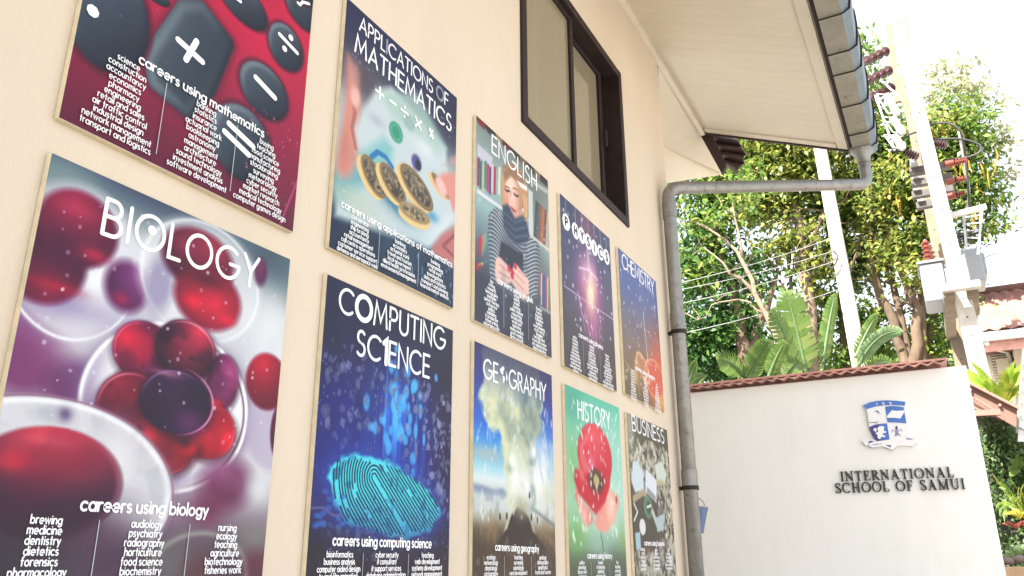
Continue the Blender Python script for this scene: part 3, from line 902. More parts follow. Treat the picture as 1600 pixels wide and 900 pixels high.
a.glow((0.456,0.762), .055, .035, (240,34,50), .95); a.glow((0.426,0.748), .016, .013, (64,8,28), .9); a.glow((0.657,0.792), .024, .022, (44,6,24), .95); a.glow((0.695,0.622), .04, .015, (250,40,54), .9); a.glow((0.618,0.788), .05, .022, (244,32,42), .8); a.glow((0.598,0.763), .03, .03, (54,8,26), .8)
cell((0.549,0.640), .156, .114, (38,20,50), (72,38,74), -.3, -.6, rim=(206,130,200), soft=.04); a.glow((0.608,0.702), .07, .045, (112,46,110), .75); a.glow((0.496,0.560), .06, .010, (176,120,150), .7)
e = a.ed((0.549,0.640), .156, .114); a.mix(.8*np.exp(-((e-.96)/.03)**2)*np.clip((a.U-(0.549,0.640)[0])*8, 0, 1), (232,170,222))
# right edge cell
a.ell((1.006,0.674), .15, .155, (184,168,202), .08, a=.75); a.mix(.8*np.exp(-((a.ed((0.992,0.666), .165, .16)-1)/.03)**2)*np.clip((a.V-(0.010,0.808)[1])*12, 0, 1), (240,238,246))
a.ball((0.938,0.504), .105, .105, (112,10,40), (214,30,62), -.3, -.6, soft=.08); a.ball((1.022,0.672), .045, .10, (72,14,48), (110,30,70), soft=.12)
# big lower left cell
lc = (0.162,0.960); L2_ = a.ed(lc, .42, .262)
a.mix(.45*np.exp(-np.clip(L2_-1, 0, 9)/.08), (120,84,124))
a.ell(lc, .42, .262, (214,214,220), .03, a=.92); a.mix(.8*np.exp(-((L2_-.95)/.03)**2), (242,244,246)); a.mix(.6*np.exp(-((L2_-1)/.012)**2), (140,76,104)); a.mix(np.clip((nB-.5)*4, 0, .4)*np.exp(-((L2_-.86)/.12)**2), (176,176,190))
a.glow((0.177,0.742), .022, .02, (96,70,120), .95); a.glow((0.126,0.750), .05, .02, (176,182,196), .7); a.glow((0.362,0.866), .05, .1, (226,226,230), .8)
a.ball((0.169,0.929), .225, .150, (66,24,58), (250,74,92), .0, -.95, p=1.15, soft=.04, rim=(250,180,180)); a.glow((0.165,0.819), .07, .016, (244,108,118), .7); a.glow((0.066,0.881), .06, .03, (226,40,70), .7); a.mix((a.ed((0.169,0.929), .225, .150) < 1)*np.clip((nA-.5)*3, 0, .4), (120,20,60))
a.mix(np.clip((a.V-(0.028,0.898)[1])*6, 0, .9)*np.clip(1.3-a.ed(lc, .43, .38), 0, 1)*np.clip(2.6-a.U*5, 0, 1), (62,28,56))
# lower right
a.ball((0.800,0.883), .11, .08, (104,36,78), (156,92,134), soft=.4); a.glow((0.724,0.971), .08, .06, (116,42,80), .9); a.glow((0.944,0.890), .07, .06, (218,222,224), .85)
a.mix(np.clip((a.V-1.02)*4, 0, .75), (72,58,74)); a.glow((0.599,1.145), .12, .08, (122,124,120), .8); a.ring((0.724,1.177), .20, .13, .07, (164,168,160), .7)
a.glow((0.954,1.063), .09, .06, (140,144,134), .7); a.glow((0.721,1.162), .08, .06, (104,56,70), .7); a.glow((0.965,1.147), .06, .05, (112,40,66), .8); a.glow((0.408,1.130), .12, .10, (74,44,74), .8)
a.mix(np.clip((a.V-.96)*5, 0, .8)*np.clip(1-a.U*3.2, 0, 1), (38,34,46))
lm = a.I.mean(-1, keepdims=True); k_ = np.clip((lm-120)/90, 0, 1)*.5
a.I = (a.I*(1-k_)+lm*k_)*(1+.05*k_)
a.specks(90, (.05,.95), (.05,.75), .0045, (232,226,240), .7)
P.finish()
T = P.text('BIOLOGY', (.196,.184), (.835,.171), .115, .060, gap=.24)
P.strokes('title', T, INKW, 6)
P.strokes('title_nucleus', [([(.366,.112), (.367,.113)], .016)], INKW, 8)
P.strokes('heading', P.text('careers using biology', (.272,.996), (.724,.992), .037, .095, slant=.006), INKW, 4)
P.lists([['brewing','medicine','dentistry','dietetics','forensics','pharmacology'], ['audiology','psychiatry','radiography','horticulture','food science','biochemistry'],
         ['nursing','ecology','teaching','agriculture','biotechnology','fisheries work']], 1.036, .0268, .0225, .088, cx=(.178,.497,.815))

# ---------------------------------------------------------------- APPLICATIONS OF MATHEMATICS: coins on a banknote
P = Poster('A', 'applications of mathematics poster showing gold coins and fingers over a pale green banknote', 270)
a = P.art
a.grad([(0, (46,50,86)), (.22, (58,62,90)), (.34, (110,120,130)), (.5, (178,196,196)), (.8, (190,206,202)), (1.0, (120,140,150)), (1.1, (34,54,76)), (1.3, (22,38,60))])
a.glow((0.132,0.368), .2, .13, (92,74,84), .85); a.glow((0.606,0.251), .3, .05, (70,84,104), .5, ang=6); a.glow((0.936,0.215), .14, .16, (52,48,74), .8)
a.poly([(0.248,0.374), (0.377,0.279), (0.896,0.376), (0.907,0.474), (0.998,0.755), (0.784,1.004), (0.405,1.075), (0.022,1.128), (0.030,0.856), (0.116,0.616)], (204,216,218), .02)
a.poly([(0.268,0.352), (0.603,0.186), (0.903,0.372), (0.795,0.469), (0.388,0.433)], (178,206,196), .03, .8)
a.poly([(0.166,0.755), (0.338,0.583), (0.416,0.606), (0.408,0.702), (0.112,0.894), (0.017,0.972)], (120,192,192), .03, .75)
a.poly([(0.002,0.951), (0.174,0.847), (0.218,0.875), (0.059,1.017)], (60,150,170), .04, .7)
a.glow((0.082,0.989), .12, .08, (150,190,180), .7); a.glow((0.189,1.009), .15, .07, (196,206,190), .8)
a.glow((0.274,0.524), .06, .03, (170,176,196), .6); a.glow((0.688,0.475), .10, .05, (224,230,232), .8)
a.line([(0.248,0.736), (0.295,0.686), (0.361,0.683), (0.416,0.713)], .016, (40,120,180), .9); a.glow((0.422,0.905), .10, .02, (40,130,180), .6, ang=20); a.glow((0.776,0.835), .06, .03, (50,140,190), .7)
a.ell((0.433,0.510), .058, .055, (66,158,128), .12); a.ring((0.433,0.510), .04, .04, .15, (130,196,170), .6)
a.ell((0.539,0.397), .05, .045, (150,176,172), .2, a=.6)
a.ell((0.619,0.594), .045, .045, (104,90,150), .2); a.ell((0.635,0.600), .026, .028, (40,40,70), .2)
a.poly([(0.520,0.984), (0.780,0.918), (0.918,0.769), (1.002,0.759), (0.869,0.917), (0.734,1.027)], (214,226,228), .02, .8)
# fingers
SK, SKD = (220,150,132), (160,92,84)
a.poly([(0.038,0.302), (0.108,0.382), (0.147,0.501), (0.137,0.585), (0.110,0.648), (0.140,0.739), (0.151,0.801), (0.099,0.904), (0.037,0.922), (0.006,0.886), (0.030,0.717)], SK, .03)
a.line([(0.082,0.497), (0.111,0.569), (0.097,0.654), (0.132,0.743)], .014, SKD, .6); a.ell((0.104,0.485), .035, .055, (236,190,176), .3); a.glow((0.049,0.783), .04, .12, (198,124,112), .6)
a.glow((0.084,0.371), .05, .07, (200,150,144), .8)
# coins
def coin(c, end, rx, face=(88,76,62), thick=(-.035,.022)):
    ang = math.degrees(math.atan2(end[1]-c[1], end[0]-c[0])); ry = math.hypot(end[0]-c[0], end[1]-c[1]); ang -= 90
    for t in np.linspace(1, 0, 6):
        a.ell((c[0]+thick[0]*t, c[1]+thick[1]*t), rx, ry, (232,206,146) if t > .3 else (190,156,96), .05, ang)
    a.ell(c, rx*.95, ry*.97, face, .05, ang); a.ring(c, rx*.84, ry*.88, .06, (176,148,96), .8, ang)
    e = a.ed(c, rx*.75, ry*.8, ang); n_ = a.noise(60, 60, 2)
    a.mix((e < 1)*np.clip((n_-.5)*3, 0, .7), (196,178,140)); a.mix((e < 1)*np.clip((.47-n_)*3, 0, .6), (50,44,38)); a.mix(.5*np.exp(-a.ed((c[0]-.02, c[1]-.03), rx*.5, ry*.6, ang)**2), (176,164,136))
a.glow((0.420,0.876), .22, .07, (60,110,130), .6, ang=15)
coin((0.277,0.825), (0.369,0.895), .062); coin((0.857,0.625), (0.764,0.588), .03, (110,100,90)); coin((0.430,0.795), (0.537,0.856), .062); coin((0.634,0.731), (0.783,0.790), .075)
coin((0.622,0.877), (0.757,0.866), .042, (160,142,104), (-.004,.035))
# right fingers
a.poly([(1.008,0.474), (0.872,0.543), (0.784,0.629), (0.859,0.668), (0.943,0.666), (0.973,0.715), (1.016,0.720)], (226,154,140), .02); a.ell((0.857,0.628), .058, .040, (244,196,190), .2, 35)
a.poly([(1.001,0.372), (0.944,0.422), (0.936,0.466), (0.879,0.486), (1.003,0.430)], (216,168,158), .02, .8)
a.poly([(1.011,0.800), (0.869,0.906), (0.785,1.009), (0.803,1.039), (1.019,1.051)], (196,120,116), .02); a.line([(1.007,0.856), (0.889,0.962), (1.001,0.987)], .012, (130,70,76), .6)
dk = a.inside([(-0.006,1.161), (0.266,1.117), (0.557,1.079), (0.735,1.047), (1.004,1.056), (1.02,1.3), (-.02,1.3)])
a.mix(np.clip(dk/.05+.2, 0, 1)*.9, (30,50,74)); a.glow((0.530,1.146), .2, .08, (60,100,120), .5)
a.specks(60, (.02,.98), (.2,.35), .005, (190,190,200), .6); a.specks(50, (.6,1), (1,1.27), .006, (150,190,210), .6, 1.6); a.specks(40, (.02,.5), (.9,1.05), .004, (220,230,230), .5)
P.finish()
P.strokes('title', P.text('APPLICATIONS OF', (.105,.116), (.900,.113), .078, .062, skip=(4, 13)) + P.text('MATHEMATICS', (.083,.250), (.938,.252), .098, .066), INKW)
COING = mat('coin_grey_ink', (.20,.23,.26), .4, .3, 60.)
for q in (4, 13): P.strokes('title_coin', P.text('APPLICATIONS OF', (.105,.116), (.900,.113), .078, .10, skip=tuple(i for i in range(15) if i != q)), COING)
ms = []
for ch, c, k in (('+', (0.284,0.367), .030), ('-', (0.391,0.363), .024), ('/', (0.492,0.362), .030), ('x', (0.616,0.368), .032)):
    u, v = c
    if ch in '+-/': ms.append(([(u-k, v), (u+k, v)], .007))
    if ch == '+': ms.append(([(u, v-k), (u, v+k)], .007))
    if ch == '/': ms += [([(u, v-k*.9), (u+.001, v-k*.9)], .009), ([(u, v+k*.9), (u+.001, v+k*.9)], .009)]
    if ch == 'x': ms += [([(u-k*.8, v-k*.8), (u+k*.8, v+k*.8)], .007), ([(u-k*.8, v+k*.8), (u+k*.8, v-k*.8)], .007)]
pu, pv = (0.739,0.364)
ms += [([(q[0]*.062+pu-.022, pv+.026-q[1]*.052) for q in st], .005) for st in UP['%'][1]]
for grp in (ms[0:2], ms[2:3], ms[3:6], ms[6:8], ms[8:]): P.strokes('number_symbol', grp, INKW)
P.strokes('heading', P.text('careers using applications of mathematics', (.057,1.066), (.972,1.056), .032, .095), INKW, 3)
P.lists([['civil service','engineering','ship broking','accountancy','retail management','call centre operations','customer service support','defence and aerospace work'],
         ['banking','economics','actuarial work','travel and tourism','local government','allied health professions','environmental management'],
         ['banking','programming','retail work','investigations','data and statistics','transport and planning','financial market analysis']],
        1.095, .0255, .0215, .078)

# ---------------------------------------------------------------- COMPUTING SCIENCE: a glowing fingerprint
P = Poster('C', 'navy computing science poster with a glowing cyan fingerprint below flying shards', 270)
a = P.art
a.grad([(0, (34,36,66)), (.28, (30,34,72)), (.5, (30,38,118)), (.75, (34,42,140)), (.98, (34,38,104)), (1.1, (28,30,62)), (1.3, (22,24,48))])
a.I *= (.75+.5*a.noise(5, 5, 3))[..., None]
a.mix(np.clip(.9-4.5*np.abs(a.U-.95)-.8*np.abs(a.V-.55), 0, .8), (28,32,60))
cu = (0.552,0.388)[0]
st_ = a.noise(46, 1.2, 2)
band = np.exp(-((a.U-cu)/.17)**2)*np.clip(1.2-np.abs(a.V-.55)/.33, 0, 1)
a.mix(band*.75, (36,84,196)); a.mix(band*np.clip((st_-.52)*7, 0, 1), (64,160,236)); a.mix(band*np.clip((.42-st_)*6, 0, .8), (16,30,110))
a.add(np.exp(-((a.U-cu+.02)/.09)**2-((a.V-.50)/.13)**2)*.9, (20,80,90))
for i in range(46):
    c = (a.g.normal(cu, .12), a.g.normal(.50, .14)); a.dab(c, .010+.016*a.g.random(), .016+.02*a.g.random(), (84,190,244), .8)
a.shards(150, (.58,1.0), (.33,.95), .021, (150,154,190), .85, lambda u, v: np.clip((u-.5)*2.4, 0, 1))
a.shards(120, (.02,.62), (.27,.75), .021, (128,130,172), .75, lambda u, v: np.clip(1.2-v*1.1, 0, 1))
a.specks(160, (.0,1), (.3,1.25), .0035, (150,170,220), .6)
fp = [(0.073,0.836), (0.121,0.758), (0.253,0.720), (0.406,0.717), (0.558,0.744), (0.737,0.793), (0.868,0.861), (0.928,0.934), (0.843,1.005), (0.648,1.046), (0.524,1.045), (0.366,1.019), (0.219,0.992), (0.134,0.921), (0.115,0.865)]
d = a.inside(fp)
nz_ = a.noise(22, 22, 3)
fm = np.clip(d/.02+.4+(nz_-.5)*2.2, 0, 1)
a.mix(.5*np.exp(-np.clip(-d, 0, 1)/.05), (30,90,190))
a.mix(fm, np.array([84,222,236])*(1-.55*np.clip((a.V-.86)*4, 0, 1))[..., None]+np.array([24,70,150])*(.55*np.clip((a.V-.86)*4, 0, 1))[..., None])
a.mix(np.clip(fm*np.clip((nz_-.60)*6, 0, .6), 0, 1), (30,120,170))
a.line([(-0.010,0.953), (0.068,0.946), (0.137,0.974), (0.193,0.968)], .006, (130,120,170), .6)
for i in range(14): a.dab((a.g.uniform(.02,.20), a.g.uniform(.88,1.02)), .018, .010, (50,110,190), .7)
a.specks(120, (.1,.95), (.92,1.1), .007, (60,120,200), .6, .7)
a.shards(50, (.0,1), (1.02,1.27), .016, (120,125,150), .55)
P.finish()
def in_poly(q, pts):
    ins = False
    for i in range(len(pts)):
        (x0_, y0_), (x1_, y1_) = pts[i], pts[(i+1) % len(pts)]
        if (y0_ > q[1]) != (y1_ > q[1]) and q[0] < x0_+(q[1]-y0_)*(x1_-x0_)/(y1_-y0_): ins = not ins
    return ins
core = np.array((0.386,0.803)); tipv = np.array((0.617,1.004))-core
dirv = tipv/np.hypot(*tipv); perp = np.array([-dirv[1], dirv[0]])
ridges = []
fpin = [tuple(np.array(q)*.985+np.array([.5,.84])*.015) for q in fp]
def clip_add(path, hw):
    run = []
    for q in path:
        ok = in_poly(q, fpin) and not (q[1] < core[1]-.055-.16*abs(q[0]-core[0]) ) and rng.random() > .022
        if ok: run.append(tuple(q))
        else:
            if len(run) > 2: ridges.append((run, hw))
            run = []
    if len(run) > 2: ridges.append((run, hw))
for k in range(1, 27):
    r_ = .0165*k
    path = []
    for t in np.linspace(.75, 0, 30): path.append(core+dirv*(t-.0)+perp*r_*(1+.22*t)+np.array([.04*t*t*(k/12), .0]))
    for an in np.linspace(0, math.pi, 22)[1:-1]: path.append(core+perp*r_*math.cos(an)-dirv*r_*1.0*math.sin(an))
    for t in np.linspace(0, .75, 30): path.append(core+dirv*t-perp*r_*(1+.25*t)+np.array([.03*t*t, 0]))
    clip_add(path, .0031+.0008*rng.random())
P.strokes('fingerprint_ridges', ridges, INKB, 2)
P.strokes('title', P.text('COMPUTING', (.088,.141), (.918,.125), .108, .062, bold=(1,)) + P.text('SC1ENCE', (.219,.299), (.782,.294), .108, .064, bold=(2,)), INKW, 6)
P.strokes('heading', P.text('careers using computing science', (0.142,1.083), (0.839,1.085), .040, .095), INKW)
P.lists([['bioinformatics','business analysis','computer aided design','TV and film animation'.lower()], ['cyber security','it consultant','it support services','database administration'], ['teaching','web development','systems development','network management']],
        1.128, .0272, .0225, .09)

# ---------------------------------------------------------------- ENGLISH: a reader in a striped jumper before bookshelves
LERP = warp(WARP_E)
P = Poster('E', 'english poster of a blonde woman in a striped jumper reading a tablet before bookshelves', 230)
a = P.art
a.grad([(0, (134,146,140)), (.25, (158,178,174)), (.55, (160,190,188)), (.85, (96,110,120)), (1.0, (66,72,84)), (1.3, (54,58,72))])
a.glow((.75,.2), .3, .3, (122,126,116), .8); a.glow((.85,.75), .14, .2, (116,114,104), .8)
a.poly([(0,0), (1,0), (1,.055), (0,.03)], (60,48,44), .01)
for i, c in enumerate([(150,40,50), (40,44,50), (180,160,120), (120,40,60), (50,60,60), (150,120,90), (60,40,40), (170,140,110), (50,46,52)]):
    a.poly([(.02+i*.11,-.02), (.11+i*.11,-.02), (.10+i*.11,.05), (.02+i*.11,.045)], c, .01, .8)
a.poly([(0.014,0.182), (0.200,0.190), (0.188,0.278), (0.015,0.262)], (206,204,216), .008)
bc = [(150,34,70), (70,110,120), (196,196,150), (60,140,130), (206,34,72), (76,70,150), (214,206,206), (196,30,60), (150,190,176), (222,226,214)]
for i, c in enumerate(bc):
    x0_ = 116+i*16.5; yo = 340+(i % 3)*14+i*7
    a.poly([q_ for q_ in [LERP(x0_, yo), LERP(x0_+15, yo+8), LERP(x0_+11, yo+205), LERP(x0_-3, yo+195)]], c, .005)
a.poly([(0.014,0.480), (0.323,0.474), (0.323,0.495), (0.015,0.508)], (226,228,228), .006)
a.poly([(0.688,0.194), (0.754,0.192), (0.750,0.518), (0.687,0.521)], (206,214,212), .006)
a.poly([(0.757,0.101), (0.992,0.075), (0.995,0.107), (0.762,0.130)], (190,196,190), .008)
for i, c in enumerate([(60,70,74), (84,94,96), (150,90,60), (186,110,70), (120,70,54), (196,180,150)]):
    x0_ = 512+i*16; a.poly([LERP(x0_+14, 640+i*16), LERP(x0_+30, 655+i*16), LERP(x0_+18, 905+i*20), LERP(x0_, 895+i*20)], c, .005, .9)
a.poly([(0.692,0.514), (1.006,0.515), (1.004,0.541), (0.691,0.539)], (210,206,196), .006)
for i, c in enumerate([(196,30,58), (206,40,66), (214,200,90), (90,170,180), (60,140,150)]):
    a.poly([LERP(108+i*15, 690+440-i*18), LERP(124+i*15, 690+455-i*20), LERP(122+i*16, 1075-i*2+10), LERP(106+i*15, 1085)], c, .006, .9)
    a.poly([LERP(112+i*17, 1000-i*14+i*2-80), LERP(150+i*12, 880-i*2), LERP(160+i*10, 930), LERP(112+i*17, 1060-i*10)], c, .008, .5)
for i, c in enumerate([(200,40,60), (216,214,206), (50,80,150), (60,90,160), (206,50,60), (214,206,190), (150,140,60)]):
    a.poly([LERP(552+i*11, 1150+i*6), LERP(561+i*11, 1156+i*6), LERP(559+i*11, 1378+i*9), LERP(551+i*11, 1370+i*9)], c, .004, .9)
a.poly([(0.801,0.970), (0.999,0.970), (0.998,0.990), (0.801,0.990)], (190,190,184), .006, .7)
# hair, neck, face
a.poly([(0.343,0.183), (0.449,0.119), (0.599,0.108), (0.679,0.197), (0.684,0.340), (0.656,0.452), (0.570,0.514), (0.435,0.498), (0.334,0.470), (0.309,0.355)], (196,150,104), .012)
a.poly([(0.343,0.183), (0.458,0.120), (0.578,0.117), (0.537,0.176), (0.399,0.227), (0.335,0.344)], (142,104,76), .015, .85)
for q in range(9): a.line([LERP(300+q*17, 430+q*12), LERP(296+q*20, 700+q*8)], .004, [(226,186,140), (150,110,76)][q % 2], .5)
a.ball((0.437,0.330), .118, .155, (212,156,134), (254,226,210), -.1, -.4, ang=-6)
a.ball((0.466,0.417), .082, .112, (214,158,138), (250,216,198), -.1, -.5)
a.glow((0.428,0.265), .07, .06, (250,220,200), .7); a.glow((0.375,0.405), .03, .08, (214,150,130), .6); a.glow((0.573,0.374), .03, .05, (206,140,120), .6)
a.poly([(0.309,0.413), (0.313,0.295), (0.343,0.203), (0.429,0.135), (0.578,0.117), (0.663,0.189), (0.684,0.329), (0.665,0.449), (0.595,0.497), (0.580,0.441), (0.614,0.358), (0.583,0.279), (0.544,0.224), (0.442,0.208), (0.376,0.272), (0.348,0.358), (0.341,0.467), (0.319,0.476)], (206,164,120), .010)
a.poly([(0.335,0.226), (0.429,0.135), (0.578,0.117), (0.649,0.179), (0.576,0.221), (0.442,0.208), (0.361,0.284)], (150,114,86), .014, .8)
a.poly([(0.599,0.272), (0.677,0.281), (0.673,0.425), (0.607,0.481), (0.626,0.363)], (232,186,134), .012, .8)
for q in range(6): a.line([LERP(395+q*11, 470+q*22), LERP(428+q*8, 620), LERP(428+q*7, 790)], .0035, [(226,186,140), (140,100,70)][q % 2], .55)
a.line([(0.364,0.337), (0.389,0.339), (0.418,0.325)], .009, (74,46,44)); a.line([(0.483,0.317), (0.511,0.321), (0.540,0.309)], .009, (74,46,44))
a.line([(0.357,0.320), (0.391,0.308), (0.418,0.307)], .006, (142,98,74), .9); a.line([(0.468,0.283), (0.507,0.272), (0.539,0.273)], .006, (142,98,74), .9)
a.line([(0.441,0.319), (0.425,0.385), (0.451,0.393)], .006, (196,130,112), .8); a.glow((0.436,0.380), .02, .03, (248,214,196), .7)
a.ell((0.466,0.435), .036, .012, (190,84,88), .3, 10); a.line([(0.424,0.444), (0.466,0.435), (0.513,0.426)], .004, (140,50,60), .8)
a.poly([(0.516,0.206), (0.669,0.186), (0.675,0.220), (0.576,0.231)], (246,244,240), .006)
a.ell((0.605,0.383), .012, .012, (230,230,230), .3)
# scarf and jumper
body = [(0.157,0.587), (0.233,0.511), (0.341,0.496), (0.396,0.632), (0.691,0.534), (0.828,0.536), (0.856,0.638), (0.834,0.775), (0.782,0.937), (0.678,1.004), (0.217,1.046), (0.175,0.972), (0.157,0.827), (0.144,0.693)]
d = a.inside(body)
bu = body[0][0]; cu = .5
wav = np.sin((a.V*1.0-.32*np.abs(a.U-.52)+.10*np.sin(a.U*9))*235)
bm = np.clip(d/.012+.5, 0, 1)
a.mix(bm, np.array([196,204,206])*np.clip(.5+.5*np.tanh(3*wav), 0, 1)[..., None]+np.array([62,74,86])*(1-np.clip(.5+.5*np.tanh(3*wav), 0, 1))[..., None])
a.mix(bm*np.clip(.5+.35*np.sin(a.U*14+1), 0, .45), (80,92,104))
a.poly([(0.327,0.463), (0.398,0.423), (0.492,0.485), (0.612,0.419), (0.672,0.476), (0.699,0.536), (0.670,0.572), (0.529,0.652), (0.433,0.647), (0.341,0.601)], (56,72,96), .012)
for q in range(7): a.line([LERP(305+q*4, 730+q*28), LERP(380, 800+q*26), LERP(462+q*3, 770+q*30)], .006, [(96,116,140), (36,48,70)][q % 2], .6)
# tablet, hands
a.poly([(0.308,0.709), (0.600,0.696), (0.596,0.821), (0.486,0.897), (0.276,0.836)], (26,30,48), .006); a.glow((0.432,0.733), .12, .06, (44,50,70), .5)
SK = (240,200,186)
a.poly([(0.241,0.835), (0.295,0.813), (0.422,0.841), (0.449,0.876), (0.452,0.922), (0.357,0.976), (0.251,1.001), (0.230,0.928)], SK, .010)
a.poly([(0.473,0.808), (0.511,0.791), (0.603,0.818), (0.678,0.843), (0.680,0.928), (0.642,1.007), (0.561,1.000), (0.449,0.932), (0.434,0.872)], SK, .010)
for p_, q_ in (((0.286,0.865), (0.412,0.879)), ((0.272,0.914), (0.421,0.913)), ((0.478,0.858), (0.612,0.882)), ((0.464,0.900), (0.601,0.933)), ((0.497,0.816), (0.623,0.841))): a.line([p_, q_], .006, (206,150,138), .8)
for c in ((0.409,0.850), (0.490,0.807), (0.453,0.862), (0.449,0.884)): a.ell(c, .022, .022, (206,40,70), .25)
a.poly([(0.635,0.970), (0.846,0.909), (0.809,1.045), (0.598,1.064)], (70,84,90), .02)
ln = a.inside([(0.004,0.983), (0.234,0.980), (0.339,0.992), (0.561,1.010), (0.779,1.015), (1.03,1.0), (1.03,1.32), (-.03,1.32), (-.03,.95)])
a.mix(np.clip(ln/.035+.1, 0, 1)*.9, (52,58,76)); a.glow((0.483,1.149), .2, .15, (44,54,74), .6); a.glow((0.339,1.064), .03, .2, (80,100,120), .4)
a.specks(60, (.03,.97), (.1,1.2), .007, (214,224,226), .7, 1.3)
P.finish()
P.strokes('title', P.text('ENGLISH', (.192,.158), (.812,.152), .118, .058), INKW)
P.strokes('heading', P.text('careers using english', (.268,.985), (.725,.985), .034, .10), INKW, 3)
SIX = ([['law','writing','research','lexicography','journalism','speech therapy','civil service','politics','publishing','tv production','travel writing','advertising work'],
        ['acting','editing','drama','teaching','public relations','copywriting','broadcasting','social work','marketing','media research','proof reading','library services'],
        ['theatre','tourism','linguistics','translation','business','event planning','script writing','blogging','heritage work','travel and tourism','arts administration','digital marketing']])
P.lists(SIX, 1.012, .0245, .022, .082)

# ---------------------------------------------------------------- GEOGRAPHY: an ash column over a cone
P = Poster('G', 'geography poster of a pale eruption column rising from a dark cone into blue sky', 230)
a = P.art
a.grad([(0, (44,48,104)), (.2, (44,66,150)), (.40, (36,108,210)), (.56, (76,170,232)), (.66, (160,220,236)), (.73, (226,236,236)), (.80, (206,214,210)), (.9, (166,160,130)), (1.0, (122,106,82)), (1.1, (88,76,64)), (1.3, (62,54,50))])
nA = a.noise(5, 5, 4); nB = a.noise(9, 9, 3)
a.glow((.15,.60), .22, .05, (190,196,190), .8); a.glow((.9,.62), .3, .2, (206,220,224), .8)
a.poly([(0.005,0.772), (0.097,0.775), (0.221,0.790), (0.318,0.775), (0.409,0.804), (0.409,0.823), (0.006,0.841)], (70,96,146), .015); a.glow((0.097,0.806), .12, .02, (50,74,120), .7)
a.mix(np.clip((a.V-.74)*12, 0, 1)*np.clip((.99-a.V)*9, 0, 1)*.9, (214,222,220))
a.mix(np.clip((a.V-.76)*8, 0, 1)*np.clip((nB-.52)*7, 0, .6)*np.clip((.95-a.V)*8, 0, 1), (120,140,160))
a.mix(np.clip((a.V-.86)*6, 0, 1)*np.clip((nB-.5)*6, 0, .7), (150,122,84)); a.mix(np.clip((a.V-.93)*6, 0, 1)*np.clip((nA-.5)*6, 0, .7), (70,60,50))
a.poly([(0.657,0.824), (0.760,0.867), (0.996,0.940), (0.999,0.957), (0.759,0.892), (0.647,0.857)], (100,110,110), .01, .7)
cw = np.interp(a.V, [0, .25, .38, .48, .60, .8, .9], [.30, .42, .40, .24, .17, .14, .11])
cc = np.interp(a.V, [0, .3, .5, .9], [.50, .46, .53, .54])
ed_ = (np.abs(a.U-cc)-cw)/.10+(nA-.5)*2.6+(nB-.5)*1.2
cm = np.clip(.5-ed_*1.7, 0, 1)*np.clip((.93-a.V)*14, 0, 1)
lit = np.clip(.62-(a.U-cc)/np.maximum(cw,.05)*.42+(nB-.5)*1.5, 0, 1)
a.mix(cm*np.clip(.35+a.V*2.2, 0, 1), np.array([124,148,142])*(1-lit[..., None])+np.array([222,226,190])*lit[..., None])
a.mix(cm*np.clip((.16-a.V)*5, 0, .6), (62,76,96))
a.glow((.50,.66), .10, .14, (200,216,190), .5)
for c, rx, ry in (((.47,.72), .07, .13), ((.60,.76), .12, .12), ((.78,.70), .13, .14), ((.83,.62), .06, .16), ((.44,.62), .04, .05), ((.72,.52), .05, .06)):
    a.mix(np.exp(-a.ed(c, rx, ry)**2)*np.clip(.5+2.4*(nB-.3), 0, 1)*.95, (252,252,248))
a.glow((.92,.77), .12, .08, (214,220,190), .7)
a.poly([(0.503,0.864), (0.574,0.876), (0.649,0.920), (0.717,0.998), (0.867,1.091), (0.206,1.098), (0.333,1.008), (0.408,0.915)], (54,46,44), .012)
a.poly([(0.417,0.876), (0.437,0.883), (0.374,0.984), (0.333,1.001)], (226,222,206), .01, .9); a.poly([(0.643,0.897), (0.690,0.991), (0.727,0.998), (0.664,0.920)], (214,210,190), .01, .8)
a.mix(np.exp(-a.ed((.55,.86), .10, .07)**2)*np.clip((nB-.4)*5, 0, .8), (170,172,146))
a.mix(np.clip((a.V-1.05)*8, 0, .75), (72,62,54))
for c in ((0.291,0.924), (0.370,0.918), (0.675,0.911), (0.653,0.784), (0.758,0.924)): a.ell(c, .012, .020, (70,76,70), .3)
a.specks(70, (.03,.97), (.24,.95), .010, (226,234,238), .75, 1.8); a.specks(24, (.78,.99), (.22,.7), .010, (190,206,236), .8, 3.0); a.specks(10, (.02,.2), (.28,.5), .010, (190,206,236), .7, 3.0)
a.specks(40, (.03,.97), (.95,1.27), .008, (150,140,126), .5, 1.6)
P.finish()
for q in ((0,1), (3,4,5,6,7,8)): P.strokes('title', P.text('GEOGRAPHY', (.104,.186), (.900,.188), .106, .062, skip=tuple(i for i in range(9) if i not in q)), INKW)
gc = (.329,.130)
a_globe = [[(-.35,-.75),(-.05,-.95),(.25,-.85),(.15,-.5),(-.05,-.4),(.05,-.1),(-.25,.0),(-.6,-.2),(-.7,-.5)], [(-.1,.05),(.3,.15),(.35,.4),(.1,.95),(-.05,.6)], [(.55,-.6),(.85,-.3),(.95,.2),(.75,.6),(.6,.1),(.7,-.2)]]
for lnd in a_globe:
    b = MB(); b.add([P.p3((gc[0]+x*.055, gc[1]+y*.054), PX+.0012) for x, y in lnd][::-1], [tuple(range(len(lnd)))]); b.build('globe_land', INKW, P.root)
P.strokes('heading', P.text('careers using geography', (.237,1.096), (.761,1.102), .038, .095), INKW, 3)
P.lists([['ecology','meteorology','climatology','cartography'], ['teaching','surveying','seismology','rural development'], ['geology','demography','geophysics','travel and tourism']], 1.142, .0272, .023, .082)

